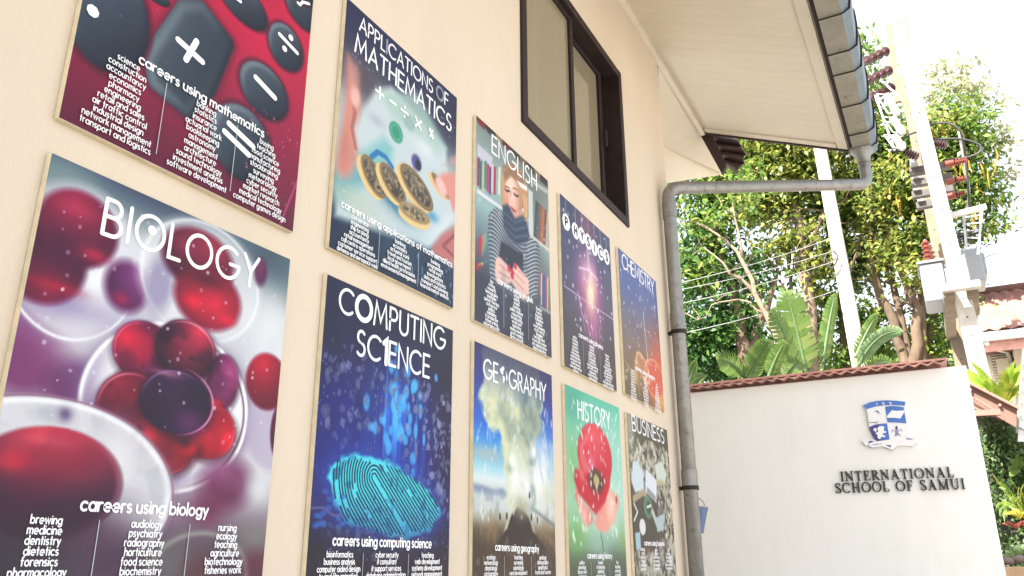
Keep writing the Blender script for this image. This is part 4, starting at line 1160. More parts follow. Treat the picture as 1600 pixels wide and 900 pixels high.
# ---------------------------------------------------------------- PHYSICS: a pink plasma plume
P = Poster('P', 'physics poster with hanging letter discs over a glowing pink plasma plume', 190)
a = P.art
a.grad([(0, (62,70,104)), (.35, (64,74,108)), (.7, (68,74,98)), (.95, (70,70,80)), (1.3, (66,66,70))])
a.glow((.5,.08), .2, .16, (150,84,110), .7); nA = a.noise(7, 5, 3)
a.glow((.53,.62), .30, .30, (176,84,140), .7); a.glow((.52,.60), .19, .24, (222,120,178), .7); a.glow((.55,.92), .12, .16, (196,110,170), .6)
a.mix(np.exp(-a.ed((.52,.50), .17, .16)**2)*np.clip((nA-.35)*4, 0, 1)*.7, (246,214,232)); a.glow((.53,.63), .09, .15, (252,232,150), .9); a.glow((.53,.64), .05, .08, (255,250,214), .95)
for q in range(9):
    x0_ = .44+.02*q; a.line([(x0_+.05*math.sin(q), .12+.02*q), (.50+.02*math.sin(q*2), .30), (.52+.03*math.cos(q*3), .45), (.53, .6)], .005, (232,220,236), .35)
for q in range(5): a.line([(.53,.62), (.36+.08*q, .88), (.40+.07*q, .95)], .006, (246,190,222), .45)
a.line([(.32,.48), (.5,.44), (.68,.46)], .012, (246,226,238), .6); a.line([(.28,.68), (.34,.84), (.46,.88)], .010, (236,170,206), .6); a.line([(.66,.72), (.72,.82), (.70,.88)], .007, (226,150,196), .5)
a.line([(0.031,0.710), (0.486,0.715)], .006, (220,200,220), .7); a.line([(0.486,0.715), (1.009,0.711)], .006, (220,200,220), .7)
a.ring((.55,.93), .17, .10, .05, (130,130,150), .35)
a.specks(80, (.03,.97), (.02,1.0), .011, (232,232,244), .85, 1.2, .35)
P.finish()
cs = [(0.100,0.195), (0.270,0.203), (0.392,0.197), (0.516,0.203), (0.638,0.211), (0.771,0.207), (0.904,0.199)]
for (u, v), ch in zip(cs, 'PHYSICS'):
    b = MB(); b.add([P.p3((u+.066*math.cos(t), v+.066*math.sin(t)), PX+.0010) for t in [2*math.pi*i/24 for i in range(24)]], [tuple(range(24))]); dsc = b.build('letter_disc', INKW, P.root)
    P.strokes('string', [([(u, .004), (u, v-.064)], .0022)], INKG, 0)
    w_, st = glyph(ch); k_ = .066
    P.layer = 6
    P.strokes('disc_letter', [([(u+(q[0]-w_/2)*k_*1.15, v+k_*.5-q[1]*k_) for q in pts], .008) for pts in st], INKD, 3)
P.layer = 3
P.strokes('heading', P.text('careers using physics', (.267,1.028), (.725,1.022), .034, .105), INKW, 3)
PH = [['optics','teaching','research','acoustics','astronomy','meteorology','medical physics','aerospace work','nuclear energy','renewable energy','defence'],
      ['banking','robotics','geophysics','patent work','radiography','it consultancy','sound engineering','air traffic control','engineering','nanotechnology','data analysis'],
      ['finance','lasers','software','materials','oceanography','climatology','civil engineering','oil exploration','electronics','telecommunications','scientific journalism']]
P.lists(PH, 1.062, .0245, .022, .082)

# ---------------------------------------------------------------- HISTORY: a poppy
LERPH = warp(WARP_H)
P = Poster('H', 'history poster of one red and pink poppy on pale green', 200)
a = P.art
a.grad([(0, (96,196,172)), (.3, (144,216,194)), (.6, (184,226,208)), (.9, (176,220,200)), (1.05, (110,140,116)), (1.3, (78,88,72))])
a.glow((.1,.5), .14, .25, (132,190,126), .8); a.glow((.12,.95), .2, .14, (120,180,100), .8); a.glow((.95,.95), .1, .12, (140,170,90), .5); a.glow((.85,.3), .25, .2, (176,222,204), .6); a.glow((.1,.1), .2, .15, (70,160,140), .6); a.glow((.5,1.0), .2, .12, (170,206,190), .6)
nA = a.noise(8, 8, 3)
a.poly([(0.687,0.616), (0.894,0.660), (0.907,0.710), (0.800,0.832), (0.651,0.917), (0.497,0.914), (0.427,0.870), (0.514,0.756)], (240,168,150), .018); a.glow((0.740,0.744), .09, .11, (248,222,206), .8)
a.poly([(0.125,0.642), (0.225,0.734), (0.392,0.801), (0.402,0.855), (0.333,0.884), (0.253,0.868), (0.181,0.796), (0.110,0.710)], (234,142,130), .018); a.glow((0.257,0.823), .06, .08, (246,204,190), .8)
a.ball((0.488,0.418), .31, .225, (206,34,58), (240,96,108), -.1, -.6, .05)
a.poly([(0.123,0.542), (0.775,0.465), (0.734,0.604), (0.629,0.718), (0.455,0.806), (0.305,0.744), (0.170,0.684), (0.110,0.605)], (206,32,56), .015)
a.poly([(0.215,0.376), (0.325,0.290), (0.411,0.279), (0.275,0.385), (0.329,0.475), (0.407,0.548), (0.282,0.543), (0.217,0.470)], (232,120,126), .015, .8)
a.glow((0.414,0.475), .06, .06, (232,150,170), .8); a.glow((0.240,0.562), .05, .05, (232,140,140), .7); a.line([(0.197,0.480), (0.173,0.522), (0.277,0.598)], .010, (232,130,126), .7)
for q in range(8): a.line([LERPH(300+q*20, 500+abs(q-4)*12), LERPH(372+(q-4)*5, 800)], .004, [(150,20,44), (236,96,108)][q % 2], .35)
a.ell((0.484,0.590), .13, .082, (74,46,36), .25); a.ring((0.484,0.590), .11, .07, .12, (120,96,60), .6); a.ell((0.484,0.584), .05, .045, (196,186,120), .3)
a.glow((0.472,0.703), .10, .07, (196,30,52), .6)
a.line([(0.529,0.921), (0.551,0.975), (0.561,1.038)], .008, (64,84,56), .9); a.ell((0.854,0.688), .015, .025, (170,60,60), .3); a.line([(0.231,0.262), (0.246,0.300)], .03, (120,190,110), .5)
a.mix(np.clip((a.V-1.03)*6, 0, .6), (76,88,70))
a.specks(120, (.05,.97), (.05,1.0), .010, (240,246,240), .85, 1.9, .35)
P.finish()
P.strokes('title', P.text('HISTORY', (.203,.198), (.790,.191), .120, .062), INKW)
P.strokes('heading', P.text('careers using history', (.284,1.085), (.716,1.087), .036, .10), INKW, 3)
P.lists([['politics','genealogy','library work','civil service'], ['tourism','archaeology','publishing','museum work'], ['law','teaching','archiving','journalism']], 1.122, .0275, .023, .082)

# ---------------------------------------------------------------- CHEMISTRY: an orange flask
P = Poster('K', 'chemistry poster of a glowing orange flask fading up into blue', 170)
a = P.art
a.grad([(0, (84,104,168)), (.3, (86,104,158)), (.55, (112,110,128)), (.8, (128,112,104)), (1.0, (134,116,84)), (1.3, (104,98,72))])
a.glow((.95,.85), .28, .36, (216,104,70), .9); a.glow((.8,1.05), .3, .2, (226,120,80), .8); a.glow((1.0,1.15), .2, .14, (236,190,90), .8); a.glow((.30,1.05), .06, .1, (206,170,90), .7); a.glow((.1,.1), .3, .3, (70,90,156), .5)
a.ell((.78,.98), .26, .17, (220,100,80), .15, a=.8); a.ring((.78,.98), .26, .17, .06, (246,190,130), .7); a.ell((.48,.94), .17, .09, (236,150,110), .2, 30, .5); a.ring((.48,.94), .17, .09, .10, (250,210,150), .8, 30)
a.line([(.62,.88), (.585,.6), (.57,.42)], .008, (226,226,232), .8); a.line([(.66,.88), (.64,.6)], .004, (210,200,200), .5)
a.line([(.30,.9), (.27,1.1)], .02, (240,190,120), .7); a.line([(.05,.65), (.32,.78)], .008, (150,140,140), .6)
a.specks(110, (.03,.97), (.1,1.2), .010, (236,228,220), .8, 1.2, .35)
P.finish()
P.strokes('title', P.text('CHEMISTRY', (.085,.150), (.920,.148), .125, .060, gap=.16), INKW)
P.strokes('heading', P.text('careers using chemistry', (.265,.990), (.776,.993), .036, .105), INKW, 3)
CH = [['dyeing','teaching','forensics','brewing','medicine','pharmacy','toxicology','cosmetics','food science','patent work','environment'],
      ['nursing','dentistry','geology','textiles','metallurgy','oil industry','biochemistry','water quality','agriculture','perfumery','materials'],
      ['law','safety','plastics','research','hydrology','laboratory','manufacture','horticulture','crystallography','veterinary work','nanotechnology']]
P.lists(CH, 1.028, .0235, .021, .082)

# ---------------------------------------------------------------- BUSINESS: a collage of paper scraps
LERPS = warp(WARP_S)
P = Poster('S', 'dark olive business poster scattered with white paper scraps and a barcode', 190)
a = P.art
a.grad([(0, (104,98,78)), (.4, (96,90,72)), (.8, (82,76,62)), (1.3, (76,72,60))])
a.glow((.05,.1), .1, .25, (206,214,206), .6)
a.shards(330, (.02,1), (.17,.55), .030, (224,222,206), .85)
a.shards(200, (.6,1), (.5,1.0), .030, (226,222,206), .85, lambda u, v: np.clip((u-.55)*3, 0, 1))
a.shards(200, (.02,1), (1.0,1.27), .036, (214,212,196), .85)
a.poly([(0.078,0.357), (0.188,0.346), (0.314,0.426), (0.291,0.556), (0.094,0.588), (0.027,0.514)], (214,226,232), .01); a.poly([(0.596,0.334), (0.794,0.285), (0.903,0.383), (0.852,0.466), (0.633,0.455)], (214,222,210), .01)
a.poly([(0.366,0.389), (0.633,0.455), (0.584,0.638), (0.335,0.562)], (226,232,238), .006)
for q in range(9): a.poly([LERPS(800+q*8, 905+q*9), LERPS(804+q*8, 908+q*9), LERPS(804+q*8, 952+q*10), LERPS(800+q*8, 948+q*10)], (60,60,64), .004)
a.line([(0.060,0.634), (0.259,0.576), (0.343,0.580)], .03, (206,190,160), .8); a.line([(0.631,0.466), (0.789,0.463), (0.841,0.517)], .03, (206,196,160), .8)
a.ell((0.376,0.677), .10, .085, (110,150,120), .1); a.ell((0.387,0.681), .05, .05, (60,80,66), .3); a.line([(0.353,0.679), (0.443,0.663)], .012, (220,230,220))
a.ell((0.220,0.830), .07, .06, (230,230,226), .08); a.line([(0.055,0.669), (0.125,0.726), (0.041,0.790)], .012, (222,222,214)); a.line([(0.478,0.709), (0.565,0.796)], .03, (206,206,200))
a.poly([(0.544,0.751), (0.753,0.705), (0.734,0.837), (0.567,0.860)], (186,202,206), .008); a.poly([(0.604,0.675), (0.737,0.630), (0.755,0.695), (0.608,0.730)], (130,126,124), .008); a.poly([(0.042,0.879), (0.155,0.867), (0.160,0.991), (0.058,1.000)], (176,202,212), .008)
a.ell((0.283,0.989), .07, .035, (130,84,66), .3, a=.7)
P.finish()
P.strokes('title', P.text('BUSINESS', (.105,.120), (.890,.130), .112, .062, gap=.20), INKW)
P.strokes('heading', P.text('careers using business', (.233,.960), (.715,.957), .036, .105), INKW, 3)
P.lists([['banking','retail','teaching','logistics','marketing','insurance'], ['sales','tourism','advertising','accountancy','management','economics'], ['law','finance','hospitality','purchasing','human resources','entrepreneur']], 1.00, .0275, .024, .082)

# ================================================================ raised serif lettering on the white wall
DARKM = mat('dark_bronze_letter', (0.018, 0.016, 0.014), 0.55, 0.2, 20.0, spec=.5)
def sarc(cx, cy, rx, ry, a, b, thin, thick, n=18):
    pts, ws = [], []
    for i in range(n):
        t = R(a+(b-a)*i/(n-1))
        pts.append((cx+rx*math.cos(t), cy+ry*math.sin(t))); ws.append(thin+(thick-thin)*abs(math.cos(t))**1.3)
    return pts, ws
TK, TN, SF = .155, .07, .05
def stem(x): return [([(x,0),(x,1)], TK), ([(x-.16,SF/2),(x+.16,SF/2)], SF), ([(x-.16,1-SF/2),(x+.16,1-SF/2)], SF)]
def foot(x, y, w_=.16): return ([(x-w_,y),(x+w_,y)], SF)
SER = {
 'I': (.36, stem(.18)),
 'N': (.88, [([(.16,0),(.16,1)], TN), ([(.72,0),(.72,1)], TN), ([(.14,.97),(.72,.03)], TK), foot(.16,.025,.13), foot(.10,.975,.10), foot(.72,.975,.13)]),
 'T': (.74, [([(.37,0),(.37,1)], TK), foot(.37,.025), ([(.04,.968),(.70,.968)], TN), ([(.055,1),(.04,.76)], .05), ([(.685,1),(.70,.76)], .05)]),
 'E': (.68, stem(.18)+[([(.18,.97),(.60,.97)], TN), ([(.18,.03),(.63,.03)], TN), ([(.18,.52),(.48,.52)], TN), ([(.585,1),(.60,.76)], .05), ([(.61,0),(.645,.26)], .05), ([(.48,.64),(.48,.40)], .045)]),
 'R': (.80, stem(.18)+[sarc(.36,.745,.23,.225,90,-90,TN,TK), ([(.18,.97),(.36,.97)], TN), ([(.18,.52),(.36,.52)], TN), ([(.38,.52),(.70,.02)], TK), foot(.72,.025,.10)]),
 'A': (.86, [([(.14,0),(.42,1)], TN), ([(.40,1),(.70,0)], TK), ([(.22,.34),(.60,.34)], TN), foot(.13,.025,.13), foot(.71,.025,.15)]),
 'O': (.94, [sarc(.47,.5,.40,.47,0,360,TN,TK,30)]),
 'L': (.66, stem(.18)+[([(.18,.03),(.60,.03)], TN), ([(.58,0),(.62,.28)], .05)]),
 'S': (.62, [(sarc(.31,.745,.22,.225,30,180,TN,TK*.8)[0]+[(.16,.62),(.31,.51),(.45,.40)]+sarc(.31,.255,.23,.225,0,-150,TN,TK*.8)[0], None), ([(.51,.98),(.52,.72)], .05), ([(.09,.02),(.08,.30)], .05)]),
 'C': (.86, [sarc(.46,.5,.39,.47,42,318,TN,TK,26), ([(.75,.98),(.77,.70)], .05)]),
 'H': (.90, stem(.18)+stem(.70)+[([(.18,.52),(.70,.52)], TN)]),
 'F': (.66, stem(.18)+[([(.18,.97),(.60,.97)], TN), ([(.18,.52),(.48,.52)], TN), ([(.585,1),(.60,.74)], .05), ([(.48,.64),(.48,.40)], .045)]),
 'M': (1.04, [([(.16,0),(.18,1)], TN), ([(.16,1),(.52,.02)], TK*.95), ([(.52,.02),(.86,1)], TN), ([(.86,0),(.86,1)], TK), foot(.16,.025,.13), foot(.86,.025,.16), foot(.12,.975,.10), foot(.90,.975,.12)]),
 'U': (.88, [([(.18,1),(.18,.34)], TK), ([(.70,1),(.70,.34)], TN), ([(.18,.34)]+sarc(.44,.32,.26,.30,180,360,TK*.7,TK*.8)[0]+[(.70,.34)], TK*.6), foot(.18,.975,.16), foot(.70,.975,.13)]),
 ' ': (.42, []),
}
def extruded(b, pts, w_, front, back, f):
    """A stroke standing off the wall from y=front to y=back; f maps glyph (x,y) to world (x,z)."""
    n = len(pts); V_ = [np.array(f(p)) for p in pts]
    ws = w_ if hasattr(w_, '__len__') else [w_]*n
    vs = []
    for i in range(n):
        d = V_[min(i+1, n-1)]-V_[max(i-1, 0)]; d = d/np.hypot(*d); nn = np.array([-d[1], d[0]])
        for s_ in (1, -1):
            q = V_[i]+nn*ws[i]*f.k/2*s_
            vs += [(q[0], front, q[1]), (q[0], back, q[1])]
    fs = [(0,2,3,1), ((n-1)*4, (n-1)*4+1, (n-1)*4+3, (n-1)*4+2)]
    for i in range(n-1):
        a_, c_ = 4*i, 4*i+4
        fs += [(a_,a_+2,c_+2,c_)[::-1], (a_+1,a_+3,c_+3,c_+1), (a_,c_,c_+1,a_+1), (a_+2,a_+3,c_+3,c_+2)]
    b.add(vs, fs)
class Place:
    def __init__(s, p0, p1, total, k): s.p0, s.d, s.k, s.x = np.array(p0), (np.array(p1)-np.array(p0))/total, k, 0
    def __call__(s, p): return s.p0+s.d*(s.x+p[0])+np.array([0, s.k*p[1]])
lt = thing('wall_lettering', 'raised dark serif letters INTERNATIONAL SCHOOL OF SAMUI on the white wall', 'lettering', (1.0, WY, 2.0))
for text_, p0, p1, cap in (('INTERNATIONAL', (0.6474,2.0591), (1.3368,2.0533), .0640), ('SCHOOL OF SAMUI', (0.6050,1.9828), (1.3872,1.9764), .0660)):
    tot = sum(SER[c][0]+.11 for c in text_)
    F_ = Place(p0, p1, tot, cap)
    for c in text_:
        if c != ' ':
            b = MB()
            for i, (pts, w_) in enumerate(SER[c][1]):
                if w_ is None:
                    m_ = len(pts); w_ = [TN+(TK-TN)*math.exp(-((j-m_/2)/(m_*.22))**2) for j in range(m_)]
                extruded(b, pts, w_, WY-.017-.0004*i, WY-.005+.0003*i, F_)
            for q in (.3, .7): b.tube([(F_((SER[c][0]/2,q))[0], WY-.008, F_((0,q))[1]), (F_((SER[c][0]/2,q))[0], WY+.004, F_((0,q))[1])], .0025, 5)
            b.build('letter', DARKM, lt)
        F_.x += SER[c][0]+.11

# the school crest: a cut-out plaque
PLAQ = mat('crest_white_enamel', (0.80, 0.80, 0.80), 0.35, 0.02, 4.0)
CBLUE = mat('crest_blue_enamel', (0.060, 0.16, 0.50), 0.35, 0.18, 6.0)
CNAVY = mat('crest_navy_enamel', (0.055, 0.050, 0.24), 0.35, 0.12, 8.0)
CLINE = mat('crest_outline_enamel', (0.16, 0.14, 0.20), 0.4, 0.1, 8.0)
cr = thing('school_crest', 'blue and white shield crest with lion, book and fleur de lis above the lettering', 'crest', (1.0, WY, 2.3))
def plate(name, pts, y0_, y1_, m, parent=cr, mats=None):
    b = MB(); b.prism([(x, y0_, z) for x, z in pts], (0, y1_-y0_, 0)); return b.build(name, m, parent)
shield = [(0.8539,2.5556), (0.8904,2.5752), (0.9407,2.5817), (1.0029,2.5807), (1.0718,2.5703), (1.1262,2.5555), (1.1122,2.5256), (1.1077,2.5188), (1.1059,2.4134), (1.1076,2.3671), (1.0991,2.3302), (1.0745,2.2945), (1.0272,2.2651), (0.9873,2.2585), (0.9505,2.2750), (0.9033,2.3076), (0.8834,2.3462), (0.8724,2.3949), (0.8739,2.5205), (0.8665,2.5251)]
plate('shield', shield, WY-.020, WY-.002, PLAQ)
scr = [(0.8149,2.3177), (0.8560,2.3243), (0.8848,2.3242), (0.9069,2.3083), (0.9866,2.3140), (1.0893,2.3075), (1.0950,2.3174), (1.1320,2.3081), (1.1699,2.3119), (1.1451,2.2765), (1.1316,2.2775), (1.1209,2.2624), (1.0367,2.2710), (0.9932,2.2450), (0.9412,2.2710), (0.8703,2.2673), (0.8505,2.2843), (0.8328,2.2855)]
plate('scroll', scr, WY-.026, WY-.003, PLAQ)
plate('banner', [(0.8563,2.5563), (0.8946,2.5724), (0.9403,2.5788), (1.0024,2.5778), (1.0628,2.5692), (1.1169,2.5573), (1.1061,2.5314), (1.0500,2.5414), (0.9933,2.5447), (0.9353,2.5432), (0.8714,2.5286)], WY-.0235, WY-.020, CBLUE)
plate('book_quarter', [(0.9902,2.5353), (1.0274,2.5367), (1.0661,2.5313), (1.1029,2.5212), (1.1042,2.4135), (1.0502,2.4227), (0.9893,2.4305)], WY-.0235, WY-.020, CBLUE)
plate('lion_quarter', [(0.8726,2.4064), (0.9092,2.4198), (0.9496,2.4233), (0.9857,2.4232), (0.9869,2.3158), (0.9470,2.3121), (0.9062,2.3093), (0.8856,2.3460), (0.8761,2.3802)], WY-.0235, WY-.020, CNAVY)
plate('lion_quarter_light', [(0.9361,2.4215), (0.9856,2.4227), (0.9865,2.3163), (0.9404,2.3121)], WY-.0243, WY-.0236, CBLUE)
plate('book', [(0.9926,2.4715), (1.0275,2.5069), (1.0615,2.5000), (1.0998,2.5004), (1.1035,2.4905), (1.0722,2.4484), (1.0290,2.4569), (0.9925,2.4590)], WY-.0255, WY-.0238, PLAQ)
plate('lion', [(0.8962,2.3834), (0.9024,2.3964), (0.9157,2.3963), (0.9198,2.3873), (0.9129,2.3764), (0.9137,2.3630), (0.9246,2.3717), (0.9236,2.3957), (0.9338,2.4054), (0.9561,2.4074), (0.9673,2.3994), (0.9610,2.3856), (0.9610,2.3737), (0.9752,2.3688), (0.9696,2.3597), (0.9539,2.3609), (0.9480,2.3499), (0.9650,2.3401), (0.9622,2.3327), (0.9417,2.3362), (0.9310,2.3293), (0.9381,2.3231), (0.9221,2.3224), (0.9150,2.3343), (0.9184,2.3464), (0.9103,2.3575), (0.9073,2.3740)], WY-.0262, WY-.0245, PLAQ)
fl = MB()
def fpt(p): return np.array(p)
fpt.k = 1.0
class Idn:
    k = 1.0
    def __call__(s, p): return np.array(p)
ID = Idn()
fl.prism([(x, WY-.022, z) for x, z in [(1.0413,2.4063), (1.0483,2.3858), (1.0381,2.3696), (1.0303,2.3873)]], (0, .002, 0))
for pts in ([(1.0342,2.3727), (1.0309,2.3352)], [(1.0394,2.3723), (1.0425,2.3344)], [(1.0268,2.3516), (1.0499,2.3498)], [(1.0315,2.3540), (1.0284,2.3685), (1.0208,2.3757), (1.0098,2.3718), (1.0090,2.3605)], [(1.0401,2.3534), (1.0493,2.3687), (1.0608,2.3764), (1.0704,2.3718), (1.0671,2.3608)], [(1.0311,2.3512), (1.0227,2.3349)], [(1.0440,2.3503), (1.0563,2.3343)]):
    extruded(fl, pts, .0032, WY-.0222-.0002*rng.random(), WY-.020, ID)
fl.build('fleur_de_lis', CNAVY, cr)
bd = MB()
for pts in ([(0.9201,2.5106), (0.9396,2.5098), (0.9480,2.5062)], [(0.9362,2.5174), (0.9413,2.4903)], [(0.9411,2.5049), (0.9555,2.4901)], [(0.9310,2.5058), (0.9381,2.5119)]): extruded(bd, pts, .003, WY-.0222-.0002*rng.random(), WY-.020, ID)
bd.build('flying_bird', CNAVY, cr)
br_ = MB()
for pts in ([(0.8737,2.4371), (0.9028,2.4376), (0.9366,2.4378)], [(0.9163,2.4385), (0.9279,2.4202)], [(0.8715,2.4373), (0.9264,2.4314)]): extruded(br_, pts, .0022, WY-.0222-.0002*rng.random(), WY-.020, ID)
br_.build('branch', CLINE, cr)
ol = MB()
for pts in ([(0.8729,2.5197), (0.8729,2.4083), (0.8760,2.3793), (0.8856,2.3460), (0.9037,2.3104)], [(0.8538,2.5546), (0.8663,2.5241), (0.8722,2.5207)], [(1.1182,2.5543), (1.1071,2.5294)]): extruded(ol, pts, .0020, WY-.0218-.0002*rng.random(), WY-.020, ID)
ol.build('outline', CLINE, cr)
plate('scroll_fold', [(0.8506,2.3047), (0.8680,2.3149), (0.8916,2.3094), (0.8623,2.2991)], WY-.0275, WY-.0262, CNAVY)
plate('scroll_fold', [(1.0903,2.3084), (1.0973,2.3153), (1.1318,2.3063), (1.1103,2.3050)], WY-.0275, WY-.0262, CNAVY)
plate('scroll_fold', [(0.9555,2.2794), (0.9884,2.2781), (0.9879,2.2622)], WY-.0275, WY-.0262, CNAVY)
so = MB()
for pts in ([(0.8139,2.3169), (0.8319,2.2851), (0.8504,2.2838), (0.8703,2.2673), (0.9412,2.2710), (0.9930,2.2440), (1.0365,2.2701)], [(0.8535,2.2997), (0.8592,2.2766), (0.8708,2.2710)]): extruded(so, pts, .0018, WY-.0270-.0002*rng.random(), WY-.026, ID)
so.build('scroll_edge', CLINE, cr)
for text_, p0, p1, cap, m, yq in (('ISS', (0.9374,2.5513), (1.0350,2.5467), .0155, PLAQ, WY-.0250), ('FOR A', (0.8777,2.2824), (0.9368,2.2864), .0085, CNAVY, WY-.0270)):
    gap_ = .9 if text_ == 'ISS' else .15
    tot = sum(SER[c][0]+gap_ for c in text_)-gap_
    F_ = Place(p0, p1, tot, cap); b = MB()
    for c in text_:
        for i, (pts, w_) in enumerate(SER[c][1]):
            w_ = .22 if w_ is None else ([q*1.35 for q in w_] if hasattr(w_, '__len__') else w_*1.35)
            extruded(b, pts, w_, yq-.0002*i, yq+.0012, F_)
        F_.x += SER[c][0]+gap_
    b.build('banner_letters' if text_ == 'ISS' else 'motto_letters', m, cr)

# ================================================================ trees behind the wall
BARK = mat('brown_bark', (0.125, 0.085, 0.055), 0.85, 0.35, 9.0, 0.7, 30, stretch=(1,1,.3))
BARKP = mat('pale_bark', (0.23, 0.17, 0.12), 0.85, 0.3, 9.0, 0.6, 30, stretch=(1,1,.3))
LDARK = leafmat('leaf_dark_green', [(0, (0.022,0.065,0.017)), (.5, (0.041,0.117,0.022)), (.85, (0.074,0.169,0.026)), (1, (0.135,0.221,0.036))], .35)
LMID = leafmat('leaf_fresh_green', [(0, (0.055,0.125,0.025)), (.5, (0.12,0.215,0.035)), (.85, (0.22,0.30,0.06)), (1, (0.36,0.37,0.09))], .5)
LYEL = leafmat('leaf_yellow_green', [(0, (0.09,0.14,0.025)), (.45, (0.20,0.25,0.05)), (.85, (0.34,0.36,0.08)), (1, (0.46,0.41,0.12))], .5)
LPALE = leafmat('leaf_pale_wispy', [(0, (.24,.28,.14)), (1, (.42,.40,.24))], .5)
PODS = leafmat('yellow_seed_pod', [(0, (.30,.22,.03)), (1, (.45,.30,.05))], .3)
CAMP = np.array(cam.matrix_world.translation)
def leaves(name, blobs, size, m, parent, clump=.16, per=26, flat=.35):
    """blobs: (centre, radius, count). Each clump is a spray of folded leaves; returns one mesh."""
    VV, FF = [], []
    base = 0
    for (c, r_, n) in blobs:
        c = np.array(c); nc = max(1, n//per)
        d = rng.normal(size=(nc, 3)); d /= np.linalg.norm(d, axis=1)[:, None]
        rad = r_*(.25+.75*rng.random(nc)**.55)*(1+.22*np.sin(d[:, 0]*5+c[0])*np.sin(d[:, 2]*4+c[1]))
        ctr = c+d*rad[:, None]*np.array([1, .85, .92])
        k = np.repeat(np.arange(nc), per)
        p = ctr[k]+rng.normal(size=(nc*per, 3))*clump*(.6+.7*rng.random((nc, 1))[k])*np.array([1, 1, .7])
        N = len(p)
        ax = rng.normal(size=(N, 3)); ax[:, 2] -= .55; ax /= np.linalg.norm(ax, axis=1)[:, None]
        up = rng.normal(size=(N, 3))*flat+np.array([-.1, -.35, .9]); up -= ax*(up*ax).sum(1)[:, None]; up /= np.linalg.norm(up, axis=1)[:, None]
        sd = np.cross(ax, up)
        s = size*(.55+.8*rng.random(N))[:, None]
        fold = up*s*.10
        V = np.stack([p, p+ax*s*.45+sd*s*.26+fold, p+ax*s, p+ax*s*.45-sd*s*.26+fold], 1).reshape(-1, 3)
        VV.append(V); FF.append(np.arange(N*4).reshape(-1, 4)+base); base += N*4
    return np_mesh(name, np.concatenate(VV), np.concatenate(FF), m, parent)
def limbs(b, paths, jit=.02):
    for pts, r0, r1 in paths:
        P_ = [Vector(p) for p in pts]
        # resample with a gentle wander
        out = []
        for i in range(len(P_)-1):
            for t in (0, .33, .66): out.append(P_[i].lerp(P_[i+1], t)+Vector(rng.normal(size=3)*jit))
        out.append(P_[-1])
        n = len(out)
        b.tube(out, [r0+(r1-r0)*i/(n-1) for i in range(n)], 8)
def twigs(b, starts, n, ln, r_):
    for s in starts:
        for i in range(n):
            d = Vector(rng.normal(size=3)); d.z = abs(d.z)*.6
            e = Vector(s)+d.normalized()*ln*(.5+rng.random())
            b.tube([s, Vector(s).lerp(e, .5)+Vector(rng.normal(size=3)*.08), e], [r_, r_*.6, r_*.25], 5)
TG = 'trees behind the white wall'
def tree(label, base, paths, groups, bark, size, kind='leafy_tree', clump=.16, per=26):
    t = thing(kind, label, 'tree', base, TG)
    b = MB(); limbs(b, paths)
    if paths: twigs(b, [p[0][-1] for p in paths]+[p[0][len(p[0])//2] for p in paths], 2 if kind == 'sparse_tree' else 3, .35 if kind == 'sparse_tree' else .7, .008 if kind == 'sparse_tree' else .022)
    b.build('trunk', bark, t, smooth=True)
    for blobs, m in groups: leaves('crown', blobs, size, m, t, clump, per)
    return t

tree('dense dark green tree nearest the downpipe behind the white wall', (-1.675,13.000,2.271),
     [([(-1.763,13.000,1.341), (-1.295,13.000,4.654), (-1.356,13.000,5.642), (-1.582,13.000,6.714)], .16, .05), ([(-1.306,13.000,4.655), (-0.890,13.200,5.515), (-0.682,13.300,6.185)], .09, .03)],
     [([((-1.86,13.00,5.38),0.75,1700), ((-1.98,13.00,6.67),0.61,1000), ((-1.54,13.50,4.96),0.77,1700), ((-2.24,13.00,4.66),0.48,1100), ((-1.90,13.30,7.88),0.70,900), ((-1.20,13.20,6.13),0.49,650), ((-1.99,14.50,6.42),1.14,1700), ((-1.07,13.40,4.71),0.48,1000)], LDARK),
      ([((-1.50,12.80,7.10),0.55,1000), ((-1.90,12.80,6.24),0.43,600), ((-1.18,12.80,7.62),0.50,900), ((-1.76,12.80,7.89),0.45,600)], LMID)], BARK, .125)
tree('tall yellowish tree with open crown showing above the galvanised pipe', (-0.917,15.000,2.343),
     [([(-0.782,15.000,2.338), (-0.445,15.000,5.942), (-0.417,15.000,6.940), (-0.473,15.000,8.269), (-0.461,15.000,9.660)], .13, .04), ([(-0.445,15.000,5.942), (-0.592,15.000,6.717), (-0.579,15.000,7.755)], .06, .02), ([(-0.417,15.000,6.940), (0.046,15.000,7.754), (0.398,15.000,8.737)], .06, .02), ([(-0.913,15.500,5.145), (-0.790,15.500,6.650), (-0.808,15.500,7.997)], .05, .02)],
     [([((-1.10,15.00,9.26),0.72,1700), ((-0.40,15.00,8.94),0.71,1700), ((-1.42,15.00,9.92),0.67,1200), ((-0.78,15.00,8.20),0.57,1100), ((0.14,15.00,8.53),0.57,1200), ((-1.33,15.00,8.19),0.58,900), ((-0.48,15.00,7.21),0.47,600), ((-0.65,15.00,10.00),0.93,1500), ((0.37,15.00,9.43),0.78,1200), ((-1.13,15.00,7.20),0.32,260), ((-0.27,15.00,6.53),0.42,420)], LYEL),
      ([((-0.68,15.60,9.00),1.07,900), ((-1.70,15.40,9.30),0.67,600), ((-0.00,15.60,8.00),0.65,800)], LMID)], BARKP, .14)
